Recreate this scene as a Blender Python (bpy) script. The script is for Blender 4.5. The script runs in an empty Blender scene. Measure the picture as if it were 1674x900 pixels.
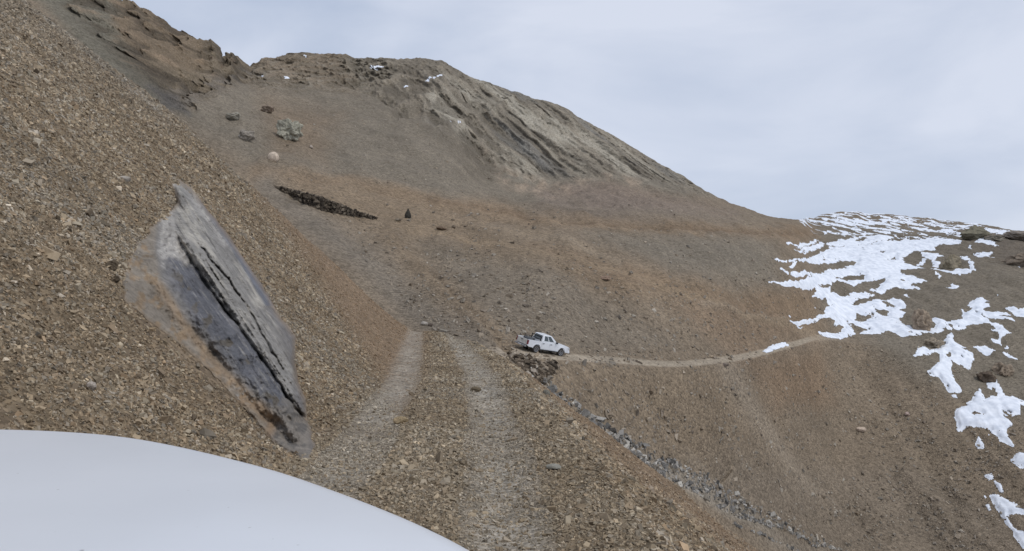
import bpy, bmesh, math, numpy as np
from mathutils import Vector, Matrix
R = math.radians
rng = np.random.default_rng(7)
S = bpy.context.scene
COL = S.collection
F = 1450.0; CX = 837.0; CY = 450.0       # design camera: focal length in pixels of the 1674x900 photograph

# ------------------------------------------------------------------ camera
cam = bpy.data.cameras.new("camera"); camo = bpy.data.objects.new("camera", cam); COL.objects.link(camo)
camo.location = (0, 0, 0); camo.rotation_euler = (R(90), 0, 0)
cam.sensor_width = 36; cam.lens = 36 * F / 1674; cam.clip_start = 0.05; cam.clip_end = 20000
S.camera = camo
S.render.resolution_x = 1024; S.render.resolution_y = 551

# ------------------------------------------------------------------ sky and light
SUN_EL, SUN_AZ = 52, 125                  # azimuth clockwise from +Y
w = bpy.data.worlds.new("World"); S.world = w; w.use_nodes = True
nt = w.node_tree; nt.nodes.clear(); N = nt.nodes.new; L = nt.links.new
out = N('ShaderNodeOutputWorld'); bg = N('ShaderNodeBackground'); bg.inputs['Strength'].default_value = 0.1
sky = N('ShaderNodeTexSky'); sky.sky_type = 'NISHITA'; sky.sun_disc = False
sky.sun_elevation = R(SUN_EL); sky.sun_rotation = R(SUN_AZ); sky.altitude = 2500; sky.air_density = 1; sky.dust_density = 2
tc = N('ShaderNodeTexCoord'); mp = N('ShaderNodeMapping'); mp.inputs['Scale'].default_value = (1.0, 1.0, 2.6)
mp.inputs['Location'].default_value = (3.2, 1.7, 0.4)
n1 = N('ShaderNodeTexNoise'); n1.inputs['Scale'].default_value = 2.6; n1.inputs['Detail'].default_value = 7; n1.inputs['Roughness'].default_value = .5
n1.inputs['Distortion'].default_value = .4
cr = N('ShaderNodeValToRGB'); e = cr.color_ramp.elements
e[0].position = .32; e[0].color = (4.9, 5.65, 7.15, 1); e[1].position = .60; e[1].color = (7.1, 7.6, 8.8, 1)
mix = N('ShaderNodeMix'); mix.data_type = 'RGBA'; mix.inputs[0].default_value = .93
L(tc.outputs['Generated'], mp.inputs['Vector']); L(mp.outputs[0], n1.inputs['Vector']); L(n1.outputs['Fac'], cr.inputs[0])
L(sky.outputs[0], mix.inputs[6]); L(cr.outputs[0], mix.inputs[7]); L(mix.outputs[2], bg.inputs[0]); L(bg.outputs[0], out.inputs[0])
sl = bpy.data.lights.new("sun", 'SUN'); sl.energy = 1.3; sl.angle = R(12); sl.color = (1, .96, .9)
so = bpy.data.objects.new("sun", sl); COL.objects.link(so)
sd = Vector((math.sin(R(SUN_AZ)) * math.cos(R(SUN_EL)), math.cos(R(SUN_AZ)) * math.cos(R(SUN_EL)), math.sin(R(SUN_EL))))
so.rotation_euler = sd.to_track_quat('Z', 'Y').to_euler()
S.view_settings.view_transform = 'Standard'; S.view_settings.look = 'None'
S.view_settings.exposure = 0.0; S.view_settings.gamma = 1

# ------------------------------------------------------------------ helpers
GAIN = 1.35
def alb(c, g=None):
    c = np.asarray(c, float) / 255.0
    l = np.where(c <= .04045, c / 12.92, ((c + .055) / 1.055) ** 2.4)
    lum = (l * np.array([.25, .6, .15])).sum(-1, keepdims=True)
    return (lum + (l - lum) * .78) * np.array([1.02, 1.0, .965]) * (g or GAIN)
def smooth(x, a, b):
    t = np.clip((x - a) / (b - a), 0, 1); return t * t * (3 - 2 * t)
PERM = np.random.default_rng(3).permutation(256).astype(np.int32); PERM = np.concatenate([PERM, PERM, PERM])
GR = np.random.default_rng(5).normal(size=(256, 3)); GR /= np.linalg.norm(GR, axis=1)[:, None]
GRX, GRY, GRZ = [np.ascontiguousarray(GR[:, i] * 1.6).astype(np.float32) for i in range(3)]
def noise(x, y, z=0.0):
    x, y = np.broadcast_arrays(np.asarray(x, np.float32), np.asarray(y, np.float32)); zc = np.ndim(z) == 0
    f32 = np.float32
    def sp(a):
        i = np.floor(a); f = (a - i).astype(f32); return i.astype(np.int32) & 255, f, f * f * f * (f * (f * 6 - 15) + 10)
    xi, xf, u = sp(x); yi, yf, v = sp(y); zi, zf, q = sp(np.asarray(z, f32) if not zc else f32(z) + np.zeros(1, f32))
    if zc: zi = int(zi[0])
    r = np.zeros(x.shape, f32)
    for a in (0, 1):
        pa_ = PERM[xi + a]; ua = u if a else 1 - u
        for b in (0, 1):
            pb_ = PERM[pa_ + yi + b]; ub = ua * (v if b else 1 - v)
            for c in (0, 1):
                h = PERM[pb_ + zi + c]
                r += (GRX[h] * (xf - a) + GRY[h] * (yf - b) + GRZ[h] * (zf - c)) * ub * (q if c else 1 - q)
    return r
def fbm(x, y, z=0.0, o=4, gain=.5):
    r = 0; a = 1; s = 1; t = 0
    for i in range(o):
        r = r + a * noise(x * s + 17.3 * i, y * s - 9.1 * i, z * s + 5.5 * i); t += a; a *= gain; s *= 2.03
    return r / t
def sdist(px, py, poly, closed=True):
    """signed distance (px) to polygon, positive inside; unsigned to polyline if not closed"""
    P = np.asarray(poly, float); n = len(P); d = np.full(px.shape, 1e9); ins = np.zeros(px.shape, bool)
    for i in range(n if closed else n - 1):
        a, b = P[i], P[(i + 1) % n]; ex, ey = b - a; L2 = ex * ex + ey * ey + 1e-9
        t = np.clip(((px - a[0]) * ex + (py - a[1]) * ey) / L2, 0, 1)
        d = np.minimum(d, (px - a[0] - t * ex) ** 2 + (py - a[1] - t * ey) ** 2)
        if closed:
            c = (a[1] > py) != (b[1] > py)
            ins ^= c & (px < ex * (py - a[1]) / (ey if abs(ey) > 1e-9 else 1e-9) + a[0])
    d = np.sqrt(d)
    return np.where(ins, d, -d) if closed else d
def pchip(x, y, q):
    """monotone cubic; x (n,), y (n, ...), q (m,) -> (m, ...)"""
    x = np.asarray(x, float); y = np.asarray(y, float); h = np.diff(x); hs = h.reshape((-1,) + (1,) * (y.ndim - 1))
    dl = np.diff(y, axis=0) / hs; m = np.zeros_like(y); a, b = dl[:-1], dl[1:]
    w1 = 2 * hs[1:] + hs[:-1]; w2 = hs[1:] + 2 * hs[:-1]
    with np.errstate(all='ignore'):
        hm = (w1 + w2) / (w1 / a + w2 / b)
    m[1:-1] = np.where(a * b > 0, hm, 0); m[0] = dl[0]; m[-1] = dl[-1]
    i = np.clip(np.searchsorted(x, q, 'right') - 1, 0, len(x) - 2); sh = (-1,) + (1,) * (y.ndim - 1)
    t = ((q - x[i]) / h[i]).reshape(sh); H = h[i].reshape(sh)
    return y[i] * (2 * t**3 - 3 * t**2 + 1) + m[i] * H * (t**3 - 2 * t**2 + t) + y[i + 1] * (-2 * t**3 + 3 * t**2) + m[i + 1] * H * (t**3 - t**2)
def np_mesh(name, V, Fc, mat, col=None, smoothf=True, parent=None, link=True):
    me = bpy.data.meshes.new(name); V = np.asarray(V, np.float32); Fc = np.asarray(Fc, np.int32); k = Fc.shape[1]
    me.vertices.add(len(V)); me.vertices.foreach_set('co', V.ravel())
    me.loops.add(Fc.size); me.loops.foreach_set('vertex_index', Fc.ravel())
    me.polygons.add(len(Fc)); me.polygons.foreach_set('loop_start', np.arange(0, Fc.size, k, dtype=np.int32))
    try: me.polygons.foreach_set('loop_total', np.full(len(Fc), k, np.int32))
    except Exception: pass
    me.update(calc_edges=True)
    me.polygons.foreach_set('use_smooth', np.full(len(Fc), smoothf))
    if col is not None:
        a = me.color_attributes.new('Col', 'FLOAT_COLOR', 'POINT')
        c = np.ones((len(V), 4), np.float32); c[:, :3] = col; a.data.foreach_set('color', c.ravel())
    me.materials.append(mat); o = bpy.data.objects.new(name, me)
    COL.objects.link(o); o.parent = parent
    return o
def grid_faces(nr, nc):
    i = np.arange(nr - 1)[:, None] * nc + np.arange(nc - 1)[None]
    return np.stack([i, i + 1, i + nc + 1, i + nc], -1).reshape(-1, 4)
def submesh(V, Fc, fm, col):
    f = Fc[fm]; u, inv = np.unique(f, return_inverse=True)
    return V[u], inv.reshape(f.shape), col[u]
def tag(o, label=None, cat=None, group=None, kind=None):
    for k, v in (('label', label), ('category', cat), ('group', group), ('kind', kind)):
        if v: o[k] = v
    return o

# ------------------------------------------------------------------ materials
def mat_vcol(name, rough=.95, var=.25, scales=(1.0, 6.0), bump=.0, bscale=8.0, bdist=.05, voro=0, vamt=.3, vscale=5, spec=.15):
    m = bpy.data.materials.new(name); m.use_nodes = True; t = m.node_tree; N = t.nodes.new; L = t.links.new
    b = t.nodes['Principled BSDF']; b.inputs['Roughness'].default_value = rough; b.inputs['Specular IOR Level'].default_value = spec
    at = N('ShaderNodeAttribute'); at.attribute_name = 'Col'; geo = N('ShaderNodeNewGeometry')
    val = None
    def mul(a, bb, op='MULTIPLY'):
        n = N('ShaderNodeMath'); n.operation = op
        for i, s in enumerate((a, bb)):
            if isinstance(s, (int, float)): n.inputs[i].default_value = s
            else: L(s, n.inputs[i])
        return n.outputs[0]
    for s in scales:
        n = N('ShaderNodeTexNoise'); n.inputs['Scale'].default_value = s; n.inputs['Detail'].default_value = 6; n.inputs['Roughness'].default_value = .65
        L(geo.outputs['Position'], n.inputs['Vector'])
        r = N('ShaderNodeMapRange'); r.inputs[1].default_value = .3; r.inputs[2].default_value = .7; r.inputs[3].default_value = 1 - var; r.inputs[4].default_value = 1 + var
        L(n.outputs['Fac'], r.inputs[0]); val = r.outputs[0] if val is None else mul(val, r.outputs[0])
    hv = None
    if voro:
        v = N('ShaderNodeTexVoronoi'); v.inputs['Scale'].default_value = vscale; v.inputs['Randomness'].default_value = 1
        L(geo.outputs['Position'], v.inputs['Vector'])
        sx = N('ShaderNodeSeparateColor'); L(v.outputs['Color'], sx.inputs[0])
        r = N('ShaderNodeMapRange'); r.inputs[3].default_value = 1 - vamt; r.inputs[4].default_value = 1 + vamt; L(sx.outputs[0], r.inputs[0])
        val = mul(val, r.outputs[0]); hv = mul(v.outputs['Distance'], -1.0)
    vm = N('ShaderNodeVectorMath'); vm.operation = 'SCALE'; L(at.outputs['Color'], vm.inputs[0]); L(val, vm.inputs['Scale'])
    L(vm.outputs[0], b.inputs['Base Color'])
    if bump:
        n = N('ShaderNodeTexNoise'); n.inputs['Scale'].default_value = bscale; n.inputs['Detail'].default_value = 8; n.inputs['Roughness'].default_value = .7
        L(geo.outputs['Position'], n.inputs['Vector']); bp = N('ShaderNodeBump'); bp.inputs['Strength'].default_value = bump; bp.inputs['Distance'].default_value = bdist
        h = n.outputs['Fac'] if hv is None else mul(n.outputs['Fac'], hv, 'ADD')
        L(h, bp.inputs['Height']); L(bp.outputs[0], b.inputs['Normal'])
    return m
def mat_plain(name, col, rough=.5, metal=0, spec=.5, coat=0, var=.06, nscale=6):
    m = bpy.data.materials.new(name); m.use_nodes = True; t = m.node_tree; b = t.nodes['Principled BSDF']
    b.inputs['Roughness'].default_value = rough; b.inputs['Metallic'].default_value = metal; b.inputs['Specular IOR Level'].default_value = spec
    b.inputs['Coat Weight'].default_value = coat
    n = t.nodes.new('ShaderNodeTexNoise'); n.inputs['Scale'].default_value = nscale; n.inputs['Detail'].default_value = 5
    tcn = t.nodes.new('ShaderNodeTexCoord'); t.links.new(tcn.outputs['Object'], n.inputs['Vector'])
    r = t.nodes.new('ShaderNodeValToRGB'); c = np.array(col, float)
    r.color_ramp.elements[0].position = .35; r.color_ramp.elements[1].position = .65
    r.color_ramp.elements[0].color = (*np.clip(c * (1 - var), 0, 1), 1); r.color_ramp.elements[1].color = (*np.clip(c * (1 + var), 0, 1), 1)
    t.links.new(n.outputs['Fac'], r.inputs[0]); t.links.new(r.outputs[0], b.inputs['Base Color'])
    return m
M_ground = mat_vcol('scree_dust', var=.22, scales=(1.3, 14), bump=.9, bscale=9, bdist=.05, voro=1, vamt=.4, vscale=16)
M_hill = mat_vcol('hill_scree', var=.13, scales=(.12, .9, 5), bump=.8, bscale=2.2, bdist=.22, voro=1, vamt=.3, vscale=3.6)
M_stone = mat_vcol('scree_stone', var=.18, scales=(12,), bump=.3, bscale=40, bdist=.01)
M_rock = mat_vcol('rock', var=.26, scales=(1.6, 9), bump=.9, bscale=6, bdist=.08)
M_farrock = mat_vcol('far_rock', var=.2, scales=(.6, 3), bump=.8, bscale=2.5, bdist=.2)

m = bpy.data.materials.new('snow'); m.use_nodes = True; b = m.node_tree.nodes['Principled BSDF']; M_snow = m
b.inputs['Roughness'].default_value = .8; b.inputs['Specular IOR Level'].default_value = .2
_n = m.node_tree.nodes.new('ShaderNodeTexNoise'); _n.inputs['Scale'].default_value = .8; _n.inputs['Detail'].default_value = 7
_g = m.node_tree.nodes.new('ShaderNodeNewGeometry'); _r = m.node_tree.nodes.new('ShaderNodeValToRGB')
_r.color_ramp.elements[0].position = .3; _r.color_ramp.elements[0].color = (.64, .68, .75, 1); _r.color_ramp.elements[1].position = .65; _r.color_ramp.elements[1].color = (.86, .89, .94, 1)
m.node_tree.links.new(_g.outputs['Position'], _n.inputs['Vector']); m.node_tree.links.new(_n.outputs['Fac'], _r.inputs[0]); m.node_tree.links.new(_r.outputs[0], b.inputs['Base Color'])

# ------------------------------------------------------------------ near ground: the spur that carries the track
ED = [1.0, 6.3, 9.5, 18, 34, 42, 60]
def right_edge(y): return pchip(ED, [1.3, 1.05, .85, .2, -1.4, -2.4, -4.5], np.clip(y, 1, 60).ravel()).reshape(np.shape(y))
def left_edge(y): return pchip(ED, [-3.0, -2.5, -2.35, -2.8, -3.95, -4.7, -7], np.clip(y, 1, 60).ravel()).reshape(np.shape(y))
def ground_z(x, y, detail=True):
    x = np.asarray(x, float); y = np.asarray(y, float)
    xr = right_edge(y); xl = left_edge(y)
    yr = np.clip(y, -20, 60)
    z = -1.8 - .018 * yr - .25 * smooth(yr, 24, 36) * smooth(x, -3.5, -.5)
    mid = (xl + xr) / 2
    # wheel ruts and a low middle strip
    tr = np.interp(y, [0, 6.3, 9.5, 18, 38, 60], [.05, -.03, -.11, -.59, -2.5, -5]); tl = tr - 1.62
    z = z - .05 * np.exp(-((x - tr) / .28) ** 2) - .04 * np.exp(-((x - tl) / .3) ** 2)
    t = xl - x
    s1 = np.where(t > 0, .92 * np.minimum(t, 12) + .76 * np.clip(t - 12, 0, 14) + .6 * np.clip(t - 26, 0, None), 0)
    s1 = s1 - .35 * (1 - np.exp(-np.clip(t, 0, None) / .7))
    q = x - xr
    s2 = np.where(q > 0, .78 * q - .12 * (1 - np.exp(-np.clip(q, 0, None) / .35)), 0)
    z = z + s1 - s2
    ye = np.interp(x, [-60, -23, -12, -5, -3, -.8, 3, 12, 40], [46, 43, 43, 43, 40, 33, 34, 36, 40])
    f = y - ye
    z = z - 1.15 * (np.sqrt(np.maximum(f + 1.2, 0) ** 2 + 0.0)) * (f > -1.2) * smooth(f, -1.2, 2.5)
    if detail:
        side = np.clip(np.maximum(t, q), 0, 3) / 3
        z = z + (.10 + .22 * side) * fbm(x * .35, y * .35, z * .2, 3) + .035 * fbm(x * 1.7, y * 1.7, 3.3, 3)
    return z
gx = np.concatenate([np.arange(-60, -26, .5), np.arange(-26, 16, .11), np.arange(16, 34, .4)])
gy = np.concatenate([np.arange(-20, 2, .5), np.arange(2, 48, .12), np.arange(48, 78, .6)])
GX, GY = np.meshgrid(gx, gy); GZ = ground_z(GX, GY)
def proj(X, Y, Z):
    Yc = np.maximum(Y, .5); return CX + F * X / Yc, CY - F * Z / Yc
def ground_color(X, Y, Z):
    u, v = proj(X, Y, Z)
    base = np.ones(X.shape + (3,)) * alb((114, 98, 75))
    def blend(mask, c):
        nonlocal base
        base = base * (1 - mask[..., None]) + alb(c) * mask[..., None]
    nz = .6 * fbm(X * .5, Y * .5, Z * .5, 4) + .8 * fbm(Y * 1.1, X * .16, Z * .16, 4, .6)
    blend(smooth(nz, .05, .35) * .5, (128, 113, 92)); blend(smooth(-nz, .1, .4) * .5, (108, 92, 74))
    up = smooth(Z, 3, 10); blend(up * .75, (117, 108, 95))
    # fine orange dust on the far shoulder of the scree and on the outer bank
    dn = fbm(X * .3, Y * .3, 9.1, 3) * 30
    blend(smooth(sdist(u, v + dn, [(425, 300), (560, 415), (690, 530), (680, 610), (655, 660), (600, 560), (520, 440)]), -22, 14) * .85, (122, 101, 77))
    q = X - right_edge(Y); blend(smooth(q, .25, .9) * smooth(18 + dn * .6 - q * 1.5, 2, 10) * .6, (122, 99, 74))
    tr = np.interp(Y, [0, 6.3, 9.5, 18, 38, 60], [.05, -.03, -.11, -.59, -2.5, -5])
    g = np.exp(-((X - tr) / .34) ** 4) + .8 * np.exp(-((X - tr + 1.62) / .36) ** 4)
    blend(np.clip(g, 0, 1) * (.75 + .6 * nz), (147, 140, 128))
    return base
GCOL = ground_color(GX, GY, GZ)
GV = np.stack([GX, GY, GZ], -1).reshape(-1, 3); GF = grid_faces(len(gy), len(gx)); GC = GCOL.reshape(-1, 3)
inroad = ((GX > left_edge(GY)) & (GX < right_edge(GY)) & (GY < 41)).ravel()
rf = inroad[GF].all(1)
v_, f_, c_ = submesh(GV, GF, ~rf, GC); tag(np_mesh('ground', v_, f_, M_ground, c_), kind='structure')
v_, f_, c_ = submesh(GV, GF, rf, GC); tag(np_mesh('road', v_, f_, M_ground, c_), kind='structure')

def hit_ground(u, v, dmax=46):
    u = np.atleast_1d(np.asarray(u, float)); v = np.atleast_1d(np.asarray(v, float))
    dx = (u - CX) / F; dz = (CY - v) / F; lo = np.full(u.shape, 1.5); res = np.full(u.shape, np.nan)
    for d in np.geomspace(1.5, dmax, 260):
        below = (dz * d < ground_z(dx * d, np.full(u.shape, d))) & np.isnan(res)
        res[below] = d
    step = (dmax / 1.5) ** (1 / 259); a = res / step; b = res.copy(); ok = ~np.isnan(res)
    for _ in range(12):
        m_ = (a + b) / 2; bel = dz * m_ < ground_z(dx * m_, m_); b = np.where(bel, m_, b); a = np.where(bel, a, m_)
    return np.stack([dx * b, b, dz * b], -1), ok

# ------------------------------------------------------------------ far hills: lofted from section lines (distance, height given as d and image height)
KU = [-400, 0, 200, 300, 410, 500, 620, 720, 800, 840, 877, 921, 1000, 1100, 1200, 1300, 1340, 1400, 1500, 1600, 1700, 2200]
ROW = [
 [(60,900),(64,640),(68,620),(80,420),(100,100),(130,-150)],
 [(60,800),(66,620),(70,600),(82,450),(105,200),(140,10)],
 [(60,800),(68,610),(72,595),(88,440),(112,270),(150,90)],
 [(62,790),(70,605),(74,590),(92,430),(120,280),(165,150)],
 [(64,780),(72,600),(76,586),(96,430),(128,305),(185,170)],
 [(66,770),(73,598),(78,580),(100,425),(132,315),(195,190)],
 [(68,740),(75,592),(80,570),(104,440),(138,345),(210,210)],
 [(70,700),(76,590),(81,567),(106,450),(145,352),(220,230)],
 [(72,650),(77,586),(82,566),(108,450),(150,354),(230,288)],
 [(73,640),(78,583),(83,569),(109,450),(152,356),(233,298)],
 [(74,652),(80,585),(85,573),(110,450),(154,358),(236,304)],
 [(76,672),(83,588),(88,578),(112,455),(158,360),(240,306)],
 [(82,710),(92,593),(97,583),(120,458),(165,366),(240,300)],
 [(91,775),(103,599),(107,590),(130,462),(175,370),(240,312)],
 [(101,832),(119,590),(124,580),(148,465),(190,374),(245,350)],
 [(112,868),(148,566),(153,557),(172,470),(210,398),(260,372)],
 [(118,890),(162,555),(167,547),(190,480),(230,420),(300,385)],
 [(124,900),(172,560),(178,548),(200,490),(240,430),(330,384)],
 [(126,912),(168,580),(176,558),(205,490),(250,430),(340,388)],
 [(122,930),(158,640),(168,600),(200,500),(250,430),(330,393)],
 [(115,960),(148,690),(160,640),(195,510),(245,440),(320,402)],
 [(100,1050),(130,800),(140,760),(180,600),(240,500),(310,450)]]
SKY = [(-400,-380,170),(0,-125,190),(100,-62,195),(150,-33,198),(195,-3,200),(215,2,202),(250,22,206),(270,36,208),(285,50,212),(300,50,214),(320,62,218),(345,67,222),(356,73,226),(362,92,228),(368,93,230),(375,84,232),(390,94,260),(408,108,270),(420,103,275),(432,94,285),(455,93,290),(470,88,300),(495,85,305),(530,88,310),(565,88,315),(575,93,318),(640,96,322),(700,95,326),(722,97,326),(745,112,324),(770,128,322),(800,137,320),(860,157,317),(900,168,315),(930,181,313),(965,202,309),(1000,222,305),(1030,239,303),(1060,257,301),(1095,279,300),(1120,291,300),(1170,321,300),(1200,334,302),(1240,348,310),(1275,357,320),(1310,359,340),(1325,357,410),(1345,350,440),(1370,347,460),(1400,345,470),(1415,350,474),(1450,350,478),(1500,355,480),(1560,362,478),(1600,366,472),(1640,374,460),(1674,379,452),(1720,384,445),(2200,420,420)]
us = np.concatenate([np.arange(-400, -30, 14), np.arange(-30, 1705, 1.45), np.arange(1705, 2200, 14), [2200]]); nU = len(us)
rows = np.array(ROW, float)                         # (nu, 6, 2)
ri = pchip(KU, rows, us)                            # (nU, 6, 2)
sk = np.array(SKY, float); skp = np.interp(us, sk[:, 0], sk[:, 1]); skd = pchip(sk[:, 0], sk[:, 2], us)
crg = smooth(-us, -420, -340)
skp = skp + fbm(us / 14, 0 * us, 1.7, 4) * (2.2 + 5 * crg * (us > 185))
r0 = np.stack([ri[:, 0, 0] * .66, ri[:, 0, 1] + 420], -1)
sk_ = np.stack([skd, skp], -1); b1 = np.stack([skd * 1.16, skp + 35], -1); b2 = np.stack([skd * 1.8, skp + 260], -1)
allr = np.concatenate([r0[:, None], ri, sk_[:, None], b1[:, None], b2[:, None]], 1)       # rows 0..9
nsub = [14, 215, 8, 110, 85, 125, 150, 12, 6]
ts = np.concatenate([np.linspace(i, i + 1, n, endpoint=False) for i, n in enumerate(nsub)] + [[9.0]]); nT = len(ts)
tmp = np.transpose(allr, (1, 0, 2)); loft = pchip(np.arange(10), tmp, ts)                   # (nT, nU, 2)
HD, HP = loft[..., 0], loft[..., 1]; HU = np.broadcast_to(us, HD.shape); TT = np.broadcast_to(ts[:, None], HD.shape)
HX = (HU - CX) / F * HD; HY = HD.copy(); HZ = (CY - HP) / F * HD
# relief
road_keep = 1 - smooth(np.abs(TT - 2.5), .5, .75) ; vis = smooth(TT, .5, 1) 
HZ0 = HZ.copy()
amp = np.interp(ts, [0, 1, 2, 3, 4, 5, 6, 7, 9], [.6, .45, .25, .3, .7, .9, 1.0, .8, 1.5])[:, None] * (1 - road_keep)
HZ = HZ + amp * (fbm(HX / 11, HY / 14, 2.0, 5, .55) * 1.2 + .25 * fbm(HX / 2.2, HY / 3, 4.0, 2))
pa0 = HX * .74 + HZ0 * .67; pb0 = HX * .67 - HZ0 * .74
HZ = HZ + (1 - road_keep) * (1 - smooth(TT, 6, 6.5)) * (.9 * fbm(HX / 5, HY / 30, 77.0, 4, .55) + .5 * fbm(pa0 / 4, pb0 / 40, 78.0, 3)) * np.clip((HD - 60) / 60, .3, 1)
def hz(poly, f0=-12, f1=12): return smooth(sdist(HU, HP, poly), f0, f1)
# rock cliff with slanting beds
cliff = hz([(560, 92), (640, 80), (760, 80), (960, 165), (1185, 322), (1110, 312), (1010, 284), (930, 298), (850, 304), (790, 262), (735, 212), (650, 190), (600, 150)], -14, 12)
cliff2 = hz([(700, 120), (800, 130), (960, 180), (1120, 300), (1000, 280), (920, 290), (850, 290), (760, 220), (700, 190)], -20, 20)
pa = HX * .74 + HZ0 * .67; pb = HX * .67 - HZ0 * .74
wrp = 3 * fbm(pa / 30, pb / 30, 8.0, 3)
def ridged(x, y, z, o=4):
    r = 0; a = 1; t = 0
    for i in range(o): r = r + a * (1 - np.abs(noise(x * 2**i, y * 2**i, z + i * 3.1)) * 2) ** 2; t += a; a *= .5
    return r / t
wrp = wrp * .5; rib = fbm((pa + wrp) / 5.0, pb / 45, 3.0, 5, .62)
rib2 = ridged((pa + wrp) / 7, pb / 80, 7.0, 4); frag = fbm(pa / 1.5, pb / 4.5, 31.0, 4, .65)
crk = np.exp(-(fbm((pa + wrp) / 5, pb / 110, 15.0, 2) / .05) ** 2) * smooth(fbm(pa / 20, pb / 20, 4.4, 2), -.12, .12)
HY = HY - cliff * (3.0 * rib + 3.0 * rib2 * cliff2 - 1.6 * crk * cliff2 + 1.7 * frag + 1.2 * np.round(fbm(pa / 6, pb / 18, 51.0, 3) * 5) / 2.5)
rough = hz([(560, 92), (720, 100), (770, 150), (850, 290), (780, 275), (700, 200), (620, 170), (540, 130)], -25, 25)
rgh = ridged(pa / 6, pb / 14, 5.0, 5)
HY = HY - rough * 4.0 * (rgh - .5); HZ = HZ + rough * .7 * fbm(HX / 4, HZ0 / 3, 9.5, 3)
# crag at upper left
crag = hz([(60, -140), (190, -30), (300, 30), (420, 95), (400, 130), (330, 165), (260, 160), (180, 90), (100, 0)], -10, 14)
pc = HX * .8 + HZ0 * .6; pd = HX * .6 - HZ0 * .8
cg = ridged(pc / 5.5, pd / 12, 2.0, 4); cg2 = fbm(pc / 2.4, pd / 4, 6.0, 4, .62)
ccrk = np.exp(-(fbm(pc / 5, pd / 14, 25.0, 3) / .04) ** 2)
HY = HY - crag * (6.5 * (cg - .5) + 3.4 * cg2 - 2.0 * ccrk + 1.2 * frag)
lowrock = hz([(230, 130), (300, 140), (400, 110), (430, 125), (330, 160), (310, 190), (260, 170)], -12, 10)
HY = HY - lowrock * 5 * (ridged(HX / 4, HZ0 / 3, 12.0, 4) - .5)
knob = hz([(410, 92), (500, 80), (640, 90), (640, 130), (560, 150), (450, 150), (410, 140)], -12, 12)
kn = ridged(HX / 6, HZ0 / 3.2, 9.0, 4)
HY = HY - knob * 4.0 * (kn - .5)
# right-hand broken slopes
rs = hz([(1440, 380), (1700, 360), (1700, 640), (1600, 640), (1480, 560), (1430, 470)], -20, 40)
HZ = HZ + rs * 1.1 * fbm(HX / 9, HY / 12, 6.6, 4, .6)
rr = hz([(1560, 372), (1700, 372), (1700, 440), (1640, 440), (1590, 405)], -10, 15)
HY = HY - rr * 4 * fbm(HX / 6, HZ0 / 4, 1.1, 4, .6)
# gullies, furrows and old tracks as shallow relief
def furrow(pts, w, depth):
    global HZ
    HZ = HZ - depth * np.exp(-(sdist(HU, HP, pts, False) / w) ** 2)
GUL = [(855, 595), (905, 640), (960, 685), (1030, 735), (1100, 772), (1160, 803), (1230, 848), (1300, 884), (1380, 920)]
furrow(GUL, 14, .7)
furrow([(1060, 640), (1100, 690), (1150, 740), (1175, 775), (1190, 760)], 9, 1.3); furrow([(1120, 640), (1180, 720), (1215, 770)], 14, -.7); furrow([(1230, 620), (1290, 720), (1340, 790), (1420, 860)], 12, .7); furrow([(1400, 600), (1480, 700), (1560, 820)], 14, .6)
furrow([(640, 400), (720, 470), (800, 545)], 12, -.5); furrow([(700, 440), (780, 520), (840, 580)], 6, .5)
furrow([(860, 345), (1000, 366), (1150, 372), (1330, 380)], 4, .5); furrow([(450, 300), (640, 338), (760, 360), (860, 352)], 5, .4)
furrow([(900, 430), (1040, 470), (1180, 505), (1300, 532)], 5, -.35)
furrow([(560, 130), (640, 165), (720, 205)], 6, 1.2); furrow([(640, 190), (720, 170), (770, 160)], 6, .9)
furrow([(720, 205), (800, 190), (840, 160)], 5, -1.0)

# colours by kind of ground
HC = np.ones(HD.shape + (3,)) * alb((111, 100, 86))
def paint(mask, c, k=1.0):
    global HC
    mm = (np.clip(mask, 0, 1) * k)[..., None]; HC = HC * (1 - mm) + alb(c) * mm
big = fbm(HX / 40, HY / 60, 1.0, 4); str_ = fbm(pa / 7, pb / 45, 12.0, 4)
jit = 26 * fbm(HX / 16, HY / 22, 3.5, 4)
def hzj(poly, f0=-25, f1=25): return smooth(sdist(HU + jit, HP + jit * .6, poly), f0, f1)
paint(hzj([(300, 120), (700, 150), (860, 300), (1280, 365), (1300, 372), (860, 345), (640, 320), (440, 290), (300, 200)]), (106, 101, 92), .8)
paint(hzj([(430, 150), (560, 190), (540, 270), (440, 260)], -30, 40), (112, 97, 80), .7)
paint(hzj([(880, 300), (1000, 295), (1200, 350), (1000, 350), (880, 330)]), (114, 102, 95), .7)
def band(pts, w, c, k): paint(np.exp(-(sdist(HU, HP + jit * .3, pts, False) / w) ** 2), c, k)
band([(420, 285), (560, 300), (700, 325), (860, 352), (1000, 368), (1150, 374), (1320, 382)], 14, (118, 99, 77), .65)
paint(hzj([(440, 290), (700, 330), (860, 400), (1000, 470), (870, 450), (700, 400), (480, 330)]), (116, 101, 82), .7)
paint(hzj([(700, 400), (900, 440), (1100, 560), (960, 580), (840, 560), (760, 480)]), (109, 102, 92), .7)
paint(hzj([(860, 390), (1050, 430), (1200, 480), (1340, 470), (1330, 545), (1180, 500), (1000, 470)]), (117, 99, 78), .75)
paint(hzj([(960, 380), (1260, 390), (1280, 470), (1100, 440)]), (108, 103, 94), .8)
paint(hzj([(1100, 500), (1250, 480), (1330, 545), (1200, 585)]), (114, 97, 79), .7)
paint(hzj([(860, 600), (1180, 600), (1220, 720), (1100, 740)]), (113, 100, 83), .6)
paint(hzj([(1220, 590), (1340, 570), (1360, 660), (1260, 660)]), (116, 97, 77), .7)
paint(hzj([(1150, 760), (1500, 760), (1700, 860), (1700, 960), (1300, 960)]), (108, 99, 88), .7)
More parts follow.
